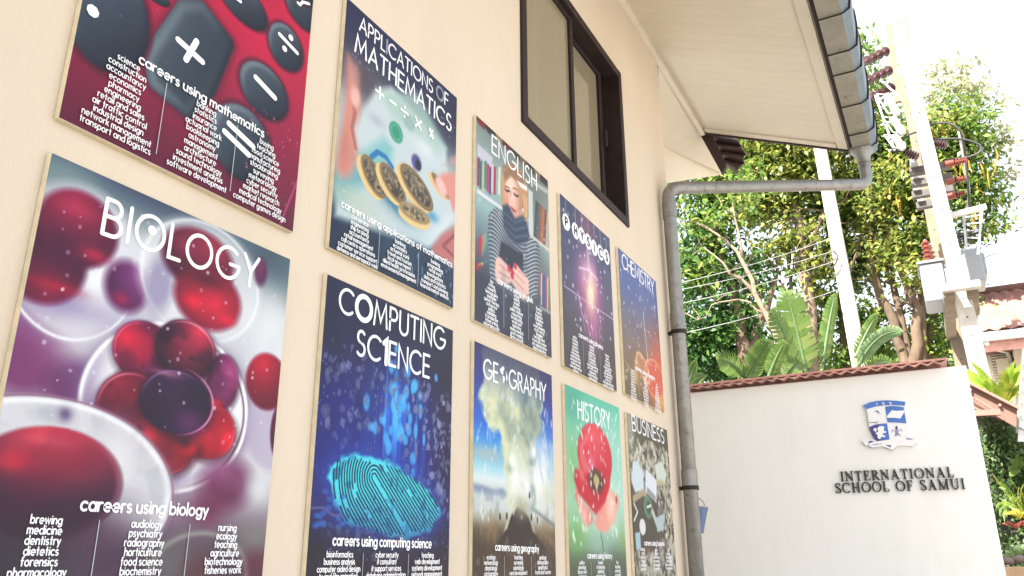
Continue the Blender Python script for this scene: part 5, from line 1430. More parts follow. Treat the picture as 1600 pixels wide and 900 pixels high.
tree('bright green tree between the two concrete utility poles', (-0.324,16.000,2.372),
     [([(-0.346,16.000,2.373), (-0.028,16.000,5.645), (0.051,16.000,6.793), (0.337,16.000,8.087)], .12, .04)],
     [([((0.35,16.00,8.36),0.67,1300), ((-0.04,16.00,7.21),0.59,900), ((0.33,16.00,6.88),0.58,900), ((-0.22,16.00,6.18),0.51,900), ((0.31,16.00,5.85),0.51,900), ((0.82,16.00,8.39),0.60,1100), ((-0.17,16.00,5.23),0.57,900), ((0.83,16.00,7.18),0.47,700), ((-0.68,16.00,5.86),0.46,500), ((0.64,16.50,5.36),0.52,700)], LMID),
      ([((0.76,15.70,8.97),0.60,800), ((0.34,15.70,7.56),0.52,500)], LYEL)], BARK, .13)
tr4 = tree('large many stemmed tree with hanging yellow pods behind the transformer pole', (0.741,15.000,2.290),
     [([(0.707,15.000,2.695), (0.956,15.000,4.758), (0.881,15.000,5.484), (0.698,15.000,6.234), (0.660,15.000,7.039), (1.100,15.000,7.653), (1.022,15.000,8.395)], .10, .05),
      ([(0.741,15.100,2.701), (1.025,15.100,4.793), (1.000,15.100,5.715), (0.978,15.100,6.556), (0.982,15.100,7.249)], .09, .04),
      ([(0.823,14.900,2.682), (1.115,14.900,4.740), (1.259,14.900,5.622), (1.115,14.900,6.347), (0.970,14.900,7.515)], .12, .05),
      ([(0.895,15.000,2.687), (1.201,15.000,4.751), (1.396,15.000,5.894), (1.382,15.000,6.332), (1.600,15.000,6.964), (1.831,15.000,7.993)], .11, .035),
      ([(0.982,15.300,2.705), (1.292,15.300,4.838), (1.569,15.300,5.719), (1.950,15.300,6.364)], .10, .03),
      ([(1.100,15.000,7.653), (0.645,15.000,7.243), (0.336,15.000,6.552)], .05, .02), ([(1.600,15.000,6.964), (2.125,15.000,8.048), (2.478,15.000,8.981)], .05, .02)],
     [([((1.27,15.00,7.87),0.56,1500), ((1.36,15.00,8.89),0.58,1600), ((1.77,15.00,8.39),0.63,1600), ((2.26,15.00,8.27),0.70,2200), ((2.50,15.00,7.59),0.50,1000), ((1.93,15.00,7.47),0.68,1100), ((2.51,15.00,8.84),0.58,1300), ((1.35,15.00,6.98),0.49,900), ((1.03,15.00,9.25),0.47,900), ((1.70,15.50,6.72),0.57,900), ((2.46,15.00,6.99),0.32,350), ((1.70,15.40,5.73),0.49,900), ((1.35,15.40,5.08),0.44,600)], LMID),
      ([((1.59,14.70,7.79),0.61,1200), ((1.13,14.80,6.83),0.48,700), ((2.22,14.70,8.64),0.57,700), ((0.96,14.80,7.48),0.43,500), ((1.48,14.70,6.14),0.41,500)], LYEL),
      ([((1.16,15.00,10.04),0.37,500), ((1.15,15.00,10.76),0.30,320), ((1.14,15.00,9.42),0.34,420), ((1.13,15.00,11.21),0.16,90)], LMID),
      ([((2.30,15.50,9.84),0.46,420), ((2.78,15.50,9.56),0.40,300), ((2.67,15.50,10.14),0.36,200), ((2.92,15.50,8.66),0.37,320), ((2.92,15.50,8.01),0.26,180), ((2.15,15.50,10.31),0.27,120)], LPALE)], BARK, .12)
for (c, r_, n) in [((1.12,14.50,7.69),0.27,6), ((2.33,14.40,8.65),0.32,7), ((2.31,14.40,7.98),0.27,6), ((1.57,14.50,8.33),0.32,5), ((2.63,14.50,7.88),0.27,4), ((2.37,14.50,7.17),0.24,4)]:
    pb = MB()
    for i in range(n):
        p = Vector(c)+Vector(rng.normal(size=3)*r_*.5); l_ = .22+.2*rng.random()
        pb.tube([p, p+Vector((.02*rng.normal(), .02*rng.normal(), -l_*.5)), p+Vector((.05*rng.normal(), .05*rng.normal(), -l_))], [.006, .015, .005], 5)
    tag(pb.build('seed_pods', PODS, tr4), kind='stuff')
tree('half bare tree with pale leaning branches above the banana plants', (-0.417,10.500,2.110),
     [([(-0.380,10.500,2.109), (-0.337,10.500,4.128), (-0.557,10.500,4.899), (-0.790,10.500,5.552), (-1.297,10.500,6.095)], .055, .012), ([(-0.542,10.500,4.878), (-0.873,10.400,5.238), (-1.188,10.400,5.650)], .03, .008), ([(-0.712,10.500,5.380), (-0.735,10.500,6.045), (-0.821,10.500,6.553)], .02, .006),
      ([(-0.458,10.500,4.574), (-0.681,10.500,4.829), (-1.102,10.500,4.895), (-1.385,10.500,4.664)], .018, .005)],
     [([((-1.00,10.50,6.00),0.23,90), ((-1.22,10.50,5.57),0.19,60), ((-0.70,10.50,6.43),0.23,110), ((-0.52,10.50,4.80),0.17,50)], LMID)], BARKP, .10, 'sparse_tree')
for lab, x, gr in (('far green tree filling the gap low behind the white wall', 1190, [([((-4.10,23.00,7.14),1.12,1500), ((-2.72,23.00,6.42),0.92,1200), ((-1.50,23.00,6.65),0.82,1100), ((-3.26,23.00,8.18),0.84,700)], LMID)]),
                   ('far tree standing low to the right between the pole and house', 1490, [([((1.84,22.00,6.86),0.63,900), ((1.98,22.00,6.04),0.62,800), ((1.11,22.00,5.81),0.69,900), ((0.42,22.00,6.05),0.69,900), ((-0.34,22.00,5.97),0.69,800)], LMID)])):
    tree(lab, ((-1.432,22.500,2.720)[0]+(x-1300)*.02, 22.5, 0), [((( -.3+(x-1200)*.01, 22.5, 0), (-.3+(x-1200)*.01, 22.5, 4.5)), .2, .08)], gr, BARK, .16)

# ---------------------------------------------------------------- banana plants
BAN = leafmat('banana_leaf', [(0, (.09,.165,.035)), (.6, (.13,.205,.05)), (1, (.19,.245,.07))], .45, .35)
BANP = leafmat('banana_leaf_underside', [(0, (.16,.26,.12)), (1, (.22,.32,.16))], .4, .4)
BANS = mat('banana_stem', (.16, .20, .07), .6, .3, 6., .3, 30)
def banana_leaf(par, base, tip, width, sag, roll=0.0, m=None, torn=.35, n=15):
    base, tip = Vector(base), Vector(tip)
    ax = tip-base; L_ = ax.length
    hor = Vector((ax.x, ax.y, 0)); hor = hor.normalized() if hor.length > .05 else Vector((0, -1, 0))
    mid = base.lerp(tip, .5)+Vector((0, 0, sag))
    cen = [base*(1-t)**2+mid*2*t*(1-t)+tip*t*t for t in [i/n for i in range(n+1)]]
    VV, FF = [], []
    for i in range(n):
        a_, b_ = cen[i], cen[i+1]
        d = (b_-a_).normalized()
        sd = d.cross(Vector((CAMP[0], CAMP[1]-0, 1.5))-a_).normalized()
        q = math.cos(roll); sd = (sd*q+d.cross(sd)*math.sin(roll)).normalized()
        nn = sd.cross(d)
        for sg in (1, -1):
            def w_(t): return width*.5*min(1, (t*6)**.6)*(1-max(0, (t-.55)/.45)**2.2)**.5 if t < 1 else 0
            wa, wb = w_(i/n+.001), w_((i+1)/n)
            droop = .25+.25*rng.random()
            g_ = (.10*width if rng.random() < torn else 0.0)
            sh = d*(.18*width)
            vs = [a_, a_+sd*sg*wa*.5+nn*.05*width+sh*.5, a_+sd*sg*wa-nn*droop*wa*.5+sh+d*g_*.6, b_+sd*sg*wb-nn*droop*wb*.5+sh-d*g_*.5, b_+sd*sg*wb*.5+nn*.05*width+sh*.5-d*g_*.2, b_]
            o = len(VV); VV += [tuple(v) for v in vs]; FF += [(o, o+1, o+4, o+5), (o+1, o+2, o+3, o+4)]
    lf = np_mesh('leaf', np.array(VV), np.array(FF), m or BAN, par)
    mb = MB(); mb.tube([v+Vector((0,0,0)) for v in cen], [.022*(1-.8*i/n) for i in range(n+1)], 6); mb.build('midrib', BANP, lf, smooth=True)
    return lf
BG = 'banana plants behind the white wall'
def banana(label, foot_, lv):
    t = thing('banana_plant', label, 'banana plant', foot_, BG)
    top_ = Vector(lv[0][0])
    b = MB(); b.tube([foot_, Vector(foot_).lerp(top_, .6), top_], [.13, .10, .05], 10); b.build('stem', BANS, t, smooth=True)
    for l in lv:
        if (Vector(l[0])-top_).length > .02:
            k = MB(); k.tube([top_-Vector((0,0,.25)), l[0]], [.03, .022], 6); k.build('leaf_stalk', BANS, t, smooth=True)
        banana_leaf(t, *l)
banana('tall banana plant with a broad upright torn leaf at the centre of the clump', (-0.094,8.800,1.469),
       [((0.156,8.800,3.371), (0.081,8.600,4.244), .33, .12, 0.0, None, .6), ((0.306,8.900,3.511), (0.512,9.000,4.277), .17, .05, .5), ((0.093,8.700,3.358), (-0.034,8.300,4.001), .24, .10, .7, None, .7), ((0.103,8.600,3.304), (0.025,8.200,3.563), .22, .12, .3, None, .8)])
banana('lower banana plant with one dark upright leaf and a drooping lit leaf', (-0.408,8.000,1.477),
       [((-0.320,8.000,3.204), (-0.036,7.800,3.543), .22, .05, .3), ((-0.327,8.000,3.269), (-0.458,7.500,3.359), .22, .10, .3, None, .7), ((-0.125,8.100,3.253), (0.087,8.000,3.574), .16, .05), ((0.037,8.000,3.179), (0.249,7.600,3.272), .24, .06, .4, None, .8)])
banana('banana plant with a pale leaf bending right beside the concrete pole', (0.348,9.500,1.462),
       [((0.599,9.500,3.566), (1.096,9.200,3.842), .16, .24, .2, BANP, .3), ((0.587,9.500,3.676), (0.871,9.600,4.166), .14, .05, .5), ((0.626,9.400,3.450), (0.958,9.000,3.483), .18, .10, .3, None, .9)])
banana('small banana shoot showing beside the downpipe above the white wall', (-0.953,7.600,1.482),
       [((-0.804,7.600,3.105), (-0.679,7.500,3.367), .10, .02, .3), ((-0.804,7.600,3.105), (-0.811,7.500,3.446), .10, .02, .3), ((-0.791,7.600,3.103), (-0.553,7.300,3.188), .10, .05, .3)])

# ================================================================ utility poles
CONC = mat('pale_concrete_pole', (0.46, 0.43, 0.38), 0.85, 0.25, 5.0, 0.2, 50)
CONT = mat('shaded_tan_concrete', (0.20, 0.155, 0.11), 0.85, 0.2, 5.0, 0.25, 40)  # tan concrete darkened: shadow on the rear pole put into the colour
STEEL = mat('galvanised_bracket', (0.40, 0.40, 0.40), 0.45, 0.15, 20., metal=.6)
REDP = mat('red_brown_porcelain', (0.22, 0.050, 0.032), 0.25, 0.2, 14.)
BRNP = mat('brown_porcelain', (0.085, 0.040, 0.040), 0.2, 0.2, 14.)
WHP = mat('white_porcelain', (0.50, 0.48, 0.45), 0.3, 0.06, 10.)
TANK = mat('grey_transformer_paint', (0.27, 0.29, 0.31), 0.4, 0.05, 6.)
BLK = mat('black_cable', (0.03, 0.03, 0.03), 0.5, 0.1, 10.)
ARMG = mat('cross_arm_shade_grey', (0.11, 0.10, 0.095), 0.8, 0.2, 8.)  # the arms' shadow tone is put into this dark grey
HOLE = mat('bolt_hole', (0.05, 0.045, 0.04), 0.9, 0.1, 10.)
def shaft(b, p0, p1, w0, w1):
    p0, p1 = Vector(p0), Vector(p1)
    vs = []
    for p, w_ in ((p0, w0), (p1, w1)):
        for sx, sy in ((-1,-1),(1,-1),(1,1),(-1,1)): vs.append(p+Vector((sx*w_/2, sy*w_/2, 0)))
    b.add(vs, [(3,2,1,0),(4,5,6,7),(0,1,5,4),(1,2,6,5),(2,3,7,6),(3,0,4,7)])
def pole(label, p_lo, p_hi, w0, w1, m, nholes, ex_=0):
    p_lo, p_hi = Vector(p_lo), Vector(p_hi)
    d = (p_hi-p_lo)/(p_hi.z-p_lo.z)
    foot_ = p_lo-d*p_lo.z
    t = thing('utility_pole', label, 'utility pole', foot_, 'concrete utility poles')
    wl = w0+(w0-w1)*p_lo.z/(p_hi.z-p_lo.z)
    b = MB(); shaft(b, foot_, p_hi, wl, w1); b.build('shaft', m, t, bevel=.012)
    h = MB()
    for i in range(nholes):
        z = p_lo.z+(p_hi.z-p_lo.z)*(i+.5)/nholes; c = foot_+d*z; w_ = wl+(w1-wl)*z/p_hi.z
        h.lathe(c+Vector((0,-w_/2-.001,0)), (0,1,0), [(0,.010),(.01,.010)], 8)
    h.build('bolt_holes', HOLE, t)
    return t
poleA = pole('white sunlit leading pole carrying the transformer platform', (1.759,9.500,3.245), (1.617,9.500,7.793), .172, .125, CONC, 22)
poleB = pole('dark tan pole standing just behind the transformer pole', (1.664,11.200,3.670), (1.607,11.200,7.993), .15, .12, CONT, 10)
poleC = pole('slimmer pale pole rising past the bend of the galvanised pipe', (0.316,14.000,4.483), (0.166,14.000,9.243), .235, .20, CONC, 20)
b = MB(); b.beam((1.481,10.600,7.271), (1.545,10.600,8.473), .09, .06, (0,1,0)); b.build('top_extension', CONT, poleB)
b = MB(); b.beam((1.709,10.200,7.595), (1.714,10.200,8.227), .06, .05, (0,1,0)); b.build('top_extension', CONT, poleA)
# platform: two beams along the pair of poles and a cap block
pf = thing('transformer_platform', 'tan concrete platform beams bridging the pole pair under the transformers', 'platform', (1.732,10.200,4.367))
for xo, yy0, yy1 in ((1484, 9.25, 11.2), (1523, 9.3, 10.9)):
    q = Vector((1.604,9.300,4.161)); q2 = Vector((1.822,9.300,4.155)); qq = q if xo == 1484 else q2
    b = MB(); b.box((qq.x-.055, yy0, qq.z), (qq.x+.055, yy1, qq.z+.16)); b.build('beam', CONT, pf, bevel=.008)
q = Vector((1.547,9.250,4.177)); q2 = Vector((1.901,9.250,4.281))
b = MB(); b.box((q.x, 9.16, q.z+.03), (q2.x, 9.27, q2.z)); b.build('cross_plank', CONC, pf, bevel=.008)
b = MB(); b.box((q.x+.03, 10.0, q.z+.005), (q2.x, 10.25, q.z+.14)); b.build('cross_plank', CONT, pf, bevel=.008)
# transformers
def ribs(b, p, d, n, l_, r0, r1):
    prof = [(0, r0*.9)]
    for i in range(n):
        a_ = l_*(i+.15)/n; prof += [(a_, r0), (a_+l_*.3/n, r1), (a_+l_*.45/n, r1), (a_+l_*.75/n, r0)]
    prof.append((l_*1.06, r0*.8)); b.lathe(p, d, prof, 14)
tf = thing('transformer', 'white ribbed transformer tank hung on the left of the platform', 'transformer', (1.531,9.700,4.482), 'transformers on the pole platform')
q0 = Vector((1.375,9.600,4.238)); q1 = Vector((1.608,9.600,4.678))
b = MB(); b.box((q0.x, 9.6, q0.z), (q1.x, 10.15, q1.z)); b.build('tank', TANK, tf, bevel=.02)
b = MB(); b.box((q0.x-.02, 9.58, q1.z+.001), (q1.x+.02, 10.17, q1.z+.03)); b.build('lid', TANK, tf, bevel=.006)
for i in range(5):
    b = MB(); x = q1.x+.012; yq = 9.64+.1*i; b.box((x-.01, yq, q0.z+.08), (x+.07, yq+.02, q1.z-.05)); b.build('cooling_fin', TANK, tf)
for i in range(3):
    b = MB(); ribs(b, (q0.x+.10+.02*i, 9.68+.18*i, q1.z+.03), (.02,0,1), 5, .26, .024, .048); autosmooth(b.build('bushing', REDP, tf), 50)
tf2 = thing('transformer', 'pale blue grey transformer cabinet on the right of the platform', 'transformer', (1.920,10.400,4.710), 'transformers on the pole platform')
q0 = Vector((1.766,10.200,4.579)); q1 = Vector((2.015,10.200,4.977))
b = MB(); b.box((q0.x, 10.2, q0.z), (q1.x+.02, 10.7, q1.z)); b.build('tank', TANK, tf2, bevel=.015)
b = MB(); b.box((q1.x+.021, 10.25, q0.z+.1), (q1.x+.05, 10.65, q1.z-.06)); b.build('side_box', TANK, tf2, bevel=.006)
# switch rack frame above the right transformer
rk = thing('fuse_rack', 'light steel ladder frame rack above the right transformer', 'rack', (1.986,10.300,5.310))
b = MB(); b.beam((1.786,9.750,5.245), (2.141,9.750,5.279), .05, .06); b.build('top_arm', WHP, rk)
for x_ in (1505, 1534):
    b = MB(); b.beam((1.915,9.900,5.285) if x_ == 1505 else (2.102,9.900,5.292), (1.883,9.900,4.897) if x_ == 1505 else (1.979,9.900,4.786), .025, .025, (0,1,0)); b.build('upright', STEEL, rk)
for i in range(5):
    b = MB(); b.beam(Vector((1.910,9.900,5.254)).lerp(Vector((1.888,9.900,4.927)), i/4), Vector((2.088,9.900,5.248)).lerp(Vector((2.002,9.900,4.890)), i/4), .014, .014); b.build('rung', STEEL, rk)
for i in range(6):
    b = MB(); p = Vector((1.807,9.950,4.945))+Vector((0,0,.03*i)); b.tube([p, p+Vector((.12,.0,.03*math.sin(i))), p+Vector((.26,.0,.05*math.cos(i*2)))], .009, 5); b.build('cable_loop', BLK, rk, smooth=True)
# cross arms with red bushings, strain discs and cut-out fuses
for i, (xa, ya, xb, yb) in enumerate(((1421,270,1480,258), (1424,288,1486,276), (1425,306,1492,294), (1432,323,1464,316))):
    k = 9.75+.32*i
    b = MB(); A1 = Vector(((1.451,9.750,5.867), (1.454,10.070,5.854), (1.444,10.390,5.836), (1.476,10.700,5.806))[i]); A2 = Vector(((1.873,9.750,5.863), (1.894,10.070,5.851), (1.916,10.390,5.832), (1.725,10.700,5.813))[i])
    b.beam(A1, A2, .09, .09); b.build('cross_arm', ARMG, poleA, bevel=.006)
    b = MB(); b.box(tuple(A1+Vector((.02,-.09,.03))), tuple(A1+Vector((.10,.05,.13)))); b.build('arm_cleat', STEEL, poleA, bevel=.006)
for p_, q_ in (((1.821,9.700,5.861), (2.048,9.700,5.861)), ((1.814,10.000,5.764), (2.028,10.000,5.772)), ((1.813,10.300,5.698), (2.008,10.300,5.722))):
    p_, q_ = Vector(p_), Vector(q_); d = q_-p_
    b = MB(); b.lathe(p_, d, [(0,.040),(.09,.042),(.10,.024)], 14); ribs(b, p_+d.normalized()*.10, d, 4, d.length-.1, .020, .040); autosmooth(b.build('line_insulator', REDP, poleA), 50)
for p_, q_ in (((1.452,9.500,6.018), (1.535,9.500,5.947)), ((1.749,9.600,6.105), (1.841,9.600,6.064))):
    p_, q_ = Vector(p_), Vector(q_)
    b = MB(); ribs(b, p_, q_-p_, 5, .14, .03, .055); autosmooth(b.build('post_insulator', BRNP, poleA), 50)
for row in (((1.430,9.400,7.336), (1.195,9.200,7.148)), ((1.427,9.400,7.069), (1.187,9.200,6.887)), ((1.422,9.500,6.890), (1.196,9.300,6.715))):
    a_, b2 = Vector(row[0]), Vector(row[1]); d = (b2-a_).normalized()
    b = MB()
    for i in range(4):
        c = a_.lerp(b2, i/3.4)
        b.lathe(c, d, [(-.006,.014),(-.004,.056),(.006,.060),(.012,.040),(.018,.018),(.075,.014)], 16)
    b.tube([a_, b2], .011, 6)
    autosmooth(b.build('strain_insulator', BRNP, poleA), 50)
for i, (a_, b2) in enumerate((((1.354,9.300,6.702), (1.429,9.300,6.425)), ((1.370,9.300,6.391), (1.452,9.300,6.168)), ((1.357,9.300,6.161), (1.424,9.300,5.979)))):
    a_, b2 = Vector(a_), Vector(b2)
    b = MB(); ribs(b, a_, b2-a_, 2, (b2-a_).length, .040, .046); fz = autosmooth(b.build('fuse_cutout', WHP, poleA), 50)
    o = Vector((-.10,-.02,.03))
    b = MB(); b.beam(a_+o, b2+o, .012, .012); b.beam(a_+o, a_, .012, .012); b.beam(b2+o, b2, .012, .012); b.build('fuse_carrier', STEEL, fz)
b = MB()
for p_, q_ in (((1.224,9.300,6.811), (1.337,9.300,5.977)), ((1.230,9.300,6.653), (1.358,9.300,6.684)), ((1.239,9.300,6.327), (1.350,9.300,6.346)), ((1.247,9.300,6.191), (1.435,9.300,6.009)), ((1.315,9.400,6.972), (1.478,9.400,6.704)), ((1.271,9.400,6.033), (1.465,9.400,6.066))): b.beam(p_, q_, .02, .02)
b.build('fuse_bracket', STEEL, poleA)
def cable(label, pts, r_, m, name='jumper_cable', grp='looped cables on the transformer pole'):
    P_ = [Vector(p) for p in pts]; out = []
    for i in range(len(P_)-1):
        p0, p1, p2, p3 = P_[max(i-1,0)], P_[i], P_[i+1], P_[min(i+2,len(P_)-1)]
        for k in range(8):
            t = k/8; out.append(.5*((2*p1)+(p2-p0)*t+(2*p0-5*p1+4*p2-p3)*t*t+(3*p1-p0-3*p2+p3)*t**3))
    out.append(P_[-1])
    b = MB(); b.tube(out, r_, 6)
    return tag(b.build(name, m, None, smooth=True), label, 'cable', grp)
cable('upper looped black cable arching right of the white transformer pole', [(1.731,9.700,6.395), (1.929,9.700,6.374), (2.038,9.700,6.235), (2.051,9.800,6.031), (2.031,9.900,5.711), (1.998,10.000,5.394)], .012, BLK)
cable('wide looped black cable reaching farthest right of the white transformer pole', [(1.755,9.700,6.202), (2.023,9.700,6.139), (2.196,9.700,6.019), (2.181,9.700,5.925), (2.047,9.700,5.894), (1.842,9.700,5.913)], .012, BLK)
cable('lower looped black cable left of the white transformer pole', [(1.648,9.500,6.249), (1.494,9.400,6.174), (1.359,9.400,6.077), (1.324,9.400,6.020), (1.427,9.400,5.993)], .012, BLK)
cable('straight grey conductor dropping behind the red insulators', [(2.033,9.800,6.287), (2.029,9.900,5.859), (2.025,10.000,5.592), (1.916,10.100,5.249)], .014, STEEL)
WIRE = mat('pale_wire', (0.5, 0.5, 0.48), 0.45, 0.1, 5., metal=.3)
for lab, p_, q_ in (('uppermost of the pale power lines crossing the trees', (-1.271,9.000,4.772), (0.178,13.900,6.787)), ('second pale power line from the top across the trees', (-1.277,9.000,4.691), (0.179,13.900,6.551)),
                    ('third pale power line from the top across the trees', (-1.289,9.000,4.515), (0.176,13.900,6.365)), ('lowest pale power line running just over the banana leaves', (-1.316,9.000,4.146), (0.182,13.900,5.859))):
    p_, q_ = Vector(p_), Vector(q_); p_ = p_+(p_-q_)*.35
    cable(lab, [p_, p_.lerp(q_, .25)-Vector((0,0,.07)), p_.lerp(q_, .5)-Vector((0,0,.09)), p_.lerp(q_, .75)-Vector((0,0,.06)), q_], .0048, WIRE, 'power_line', 'power lines strung across the trees')
cable('dark coil of spare wire tied round the slimmer pale pole', [(0.068,13.850,6.520), (0.011,13.800,6.339), (0.120,13.800,6.227), (0.232,13.800,6.391), (0.157,13.800,6.521), (0.042,13.800,6.426), (0.114,13.800,6.182)], .012, BLK, 'cable_coil')

# ================================================================ neighbouring house
HROOF = mat('faded_red_roof_tile', (0.25, 0.125, 0.105), 0.75, 0.25, 4.0, 0.2, 40, dirt=((0.12,0.07,0.065), 1.2, .5, .75))
HWALL = mat('pale_cream_house_wall', (0.68, 0.60, 0.44), 0.8, 0.05, 2.0)
SHUT = mat('cream_louvre_paint', (0.60, 0.54, 0.42), 0.6, 0.06, 4.0)
GUTW = mat('white_gutter_paint', (0.72, 0.72, 0.70), 0.5, 0.05, 5.0)
hs = thing('house', 'neighbouring cream house with a faded red tiled roof at right', 'house', (5, 15, 0))
e0 = Vector((2.003,13.000,4.568)); hx0, hx1 = e0.x-.02, e0.x+8
zr = (2.630,16.500,6.133)[2]
ny_, nx_ = 13, 150
V_, F_2 = [], []
for r_ in range(ny_):
    for half in (0, 1):
        t = (r_+half)/ny_
        for c in range(nx_+1):
            x = hx0+(hx1-hx0)*c/nx_
            V_.append((x, 13+3.5*t, e0.z+.04+(zr-e0.z)*t+(.022)*math.sin(x*2*math.pi/.19)+(.05 if half == 0 else -.02)))
for r_ in range(2*ny_-1):
    for c in range(nx_):
        F_2.append((r_*(nx_+1)+c, r_*(nx_+1)+c+1, (r_+1)*(nx_+1)+c+1, (r_+1)*(nx_+1)+c))
np_mesh('roof', np.array(V_), np.array(F_2), HROOF, hs)
b = MB(); b.tube([(hx0,16.5,zr+.06),(hx1,16.5,zr+.06)], .10, 10); b.build('ridge_cap', HROOF, hs, smooth=True)
b = MB(); b.add([(hx0,16.5,zr),(hx1,16.5,zr),(hx1,20,e0.z),(hx0,20,e0.z)], [(0,1,2,3)]); b.build('rear_roof', HROOF, hs)
b = MB(); b.add([(hx0+.1,13.1,e0.z),(hx0+.1,16.5,zr-.05),(hx0+.1,19.9,e0.z),(hx0+.1,19.9,0),(hx0+.1,13.9,0),(hx0+.1,13.9,e0.z-.1)], [tuple(range(6))])
b.box((hx0+.1,13.9,0),(hx1,14.1,e0.z-.1)); b.build('wall', HWALL, hs)
b = MB(); b.add([(hx0,13.0,e0.z-.10),(hx1,13.0,e0.z-.10),(hx1,13.9,e0.z-.10),(hx0,13.9,e0.z-.10)], [(0,1,2,3)]); b.build('eave_soffit', ROOFT, hs)
b = MB(); b.beam((hx0,12.94,e0.z-.02),(hx1,12.94,e0.z-.02),.10,.12); b.build('gutter', GUTW, hs, bevel=.02)
b = MB(); b.beam((hx0,13.02,e0.z-.14),(hx1,13.02,e0.z-.14),.03,.16); b.build('fascia', TERRA, hs)
b = MB(); b.tube([(2.067,12.950,4.482), (2.103,13.100,4.437), (2.249,13.600,4.493), (2.370,13.800,4.484), (2.376,13.800,4.239), (2.331,13.800,3.624)], .035, 10); b.build('rain_pipe', GUTW, hs, smooth=True)
sh0, sh1 = Vector((2.120,13.850,4.676)), Vector((2.372,13.850,4.066))
nl = 14
b = MB()
for i in range(nl):
    z = sh1.z+(sh0.z-sh1.z)*i/nl; b.beam((sh0.x+.02,13.83,z+.02),(sh1.x-.04,13.83,z+.02),.035,.022,(0,-.7,.7))
lv_ = b.build('louvre_panel', SHUT, hs)
b = MB(); b.beam((sh0.x,13.84,sh1.z-.02),(sh0.x,13.84,sh0.z),.05,.05); b.beam((sh1.x,13.84,sh1.z-.02),(sh1.x,13.84,sh0.z),.05,.05); b.beam((sh0.x,13.84,sh1.z-.03),(sh1.x,13.84,sh1.z-.03),.05,.05); b.build('frame', SHUT, lv_)
qa, qb = Vector((2.198,13.780,4.168)), Vector((2.360,13.780,4.383))
b = MB(); b.box((qa.x,13.72,qa.z),(qb.x,13.80,qb.z)); b.build('meter_box', SHUT, hs, bevel=.01)
b = MB(); b.box((sh1.x+.06,13.55,0),(sh1.x+.35,13.899,e0.z-.11)); b.build('pilaster', HWALL, hs)

# ================================================================ planting and lean-to to the right of the wall
SLATE = mat('purple_grey_render', (0.13, 0.10, 0.12), 0.8, 0.3, 3.0)
TERL = mat('sun_faded_terracotta_paint', (0.30, 0.135, 0.105), 0.65, 0.15, 6.0)
TERI = mat('brown_fascia_paint', (0.17, 0.095, 0.07), 0.7, 0.15, 6.0)
ln_ = thing('lean_to_roof', 'faded terracotta lean to roof end with battens right of the white wall', 'roof', (1.716,8.000,2.768))
fa_, fb_, fc_, fd_ = (1.558,7.700,2.957), (1.875,7.700,2.707), (1.845,7.700,2.564), (1.549,7.700,2.817)
b = MB(); b.prism([fa_, fb_, fc_, (1.755,7.700,2.639), fd_], (0,.03,0)); b.build('fascia', TERI, ln_)
b = MB(); b.beam(Vector(fa_)+Vector((0,.0,.005)), Vector(fb_)+Vector((.01,0,.005)), .10, .022); b.build('capping', TERL, ln_, bevel=.004)
b = MB(); b.add([Vector(fa_)+Vector((0,.04,0)), Vector(fb_)+Vector((0,.04,0)), Vector(fb_)+Vector((.0,1.6,0)), Vector(fa_)+Vector((0,1.6,0))], [(0,1,2,3)]); b.build('roof_sheet', TERRA, ln_)
for p_, q_, w_ in (((1.551,7.620,2.691), (1.751,7.620,2.684), .05), ((1.595,7.640,2.818), (1.722,7.640,2.700), .018), ((1.557,7.640,2.758), (1.647,7.640,2.686), .015)):
    b = MB(); b.beam(p_, q_, w_, w_*.9); b.build('batten', TERL, ln_)
for c in ((1.571,7.680,2.897), (1.760,7.680,2.751)):
    b = MB(); b.lathe(c, (0,1,0), [(-.01,.012),(.02,.014)], 10); b.build('bolt_cap', TERL, ln_)
gw = thing('garden_wall', 'dark purple grey rendered wall behind the climbing plants', 'wall', (2.6, 8.9, 0))
b = MB(); b.box((1.45,8.9,0),(5.5,9.05,2.9)); b.build('wall_panel', SLATE, gw)
pk = Vector((1.567,7.450,1.498))
LEDGE = mat('tan_planter_stone', (0.42, 0.27, 0.16), 0.8, 0.2, 6., .3, 40)
pl_ = thing('planter', 'tan stone planter edge at the foot of the white wall end', 'planter', (2.5, 7.6, 0))
b = MB(); b.box((1.50,7.45,pk.z-.09),(4.5,7.75,pk.z)); b.build('coping', LEDGE, pl_, bevel=.01)
b = MB(); b.box((1.56,7.5,0),(4.5,7.7,pk.z-.092)); b.build('planter_wall', LEDGE, pl_)
b = MB(); b.box((1.56,7.76,0),(4.5,8.89,pk.z-.04)); b.build('soil', mat('planter_soil', (.06,.045,.03), .9, .3, 8.), pl_)
LVINE = leafmat('vine_leaf', [(0, (.04,.085,.03)), (.6, (.095,.165,.055)), (1, (.20,.26,.10))], .4)
vn = leaves('climbing_vine', [((1.76,8.60,2.51),0.28,1500), ((1.92,8.60,2.39),0.33,1500), ((1.62,8.60,2.12),0.24,900), ((1.83,8.50,1.94),0.30,1000), ((1.68,8.50,1.63),0.26,700), ((2.07,8.60,2.16),0.40,1200), ((1.87,8.70,2.66),0.20,600)], .045, LVINE, None, .08, 20)
tag(vn, 'mixed green climbing vine covering the dark wall right of the white wall', 'climbing plant', kind='stuff')
FERN = leafmat('bright_fern_frond', [(0, (.14,.26,.02)), (1, (.32,.38,.05))], .5)
FERNY = leafmat('golden_fern_frond', [(0, (.30,.30,.03)), (1, (.46,.36,.06))], .5)
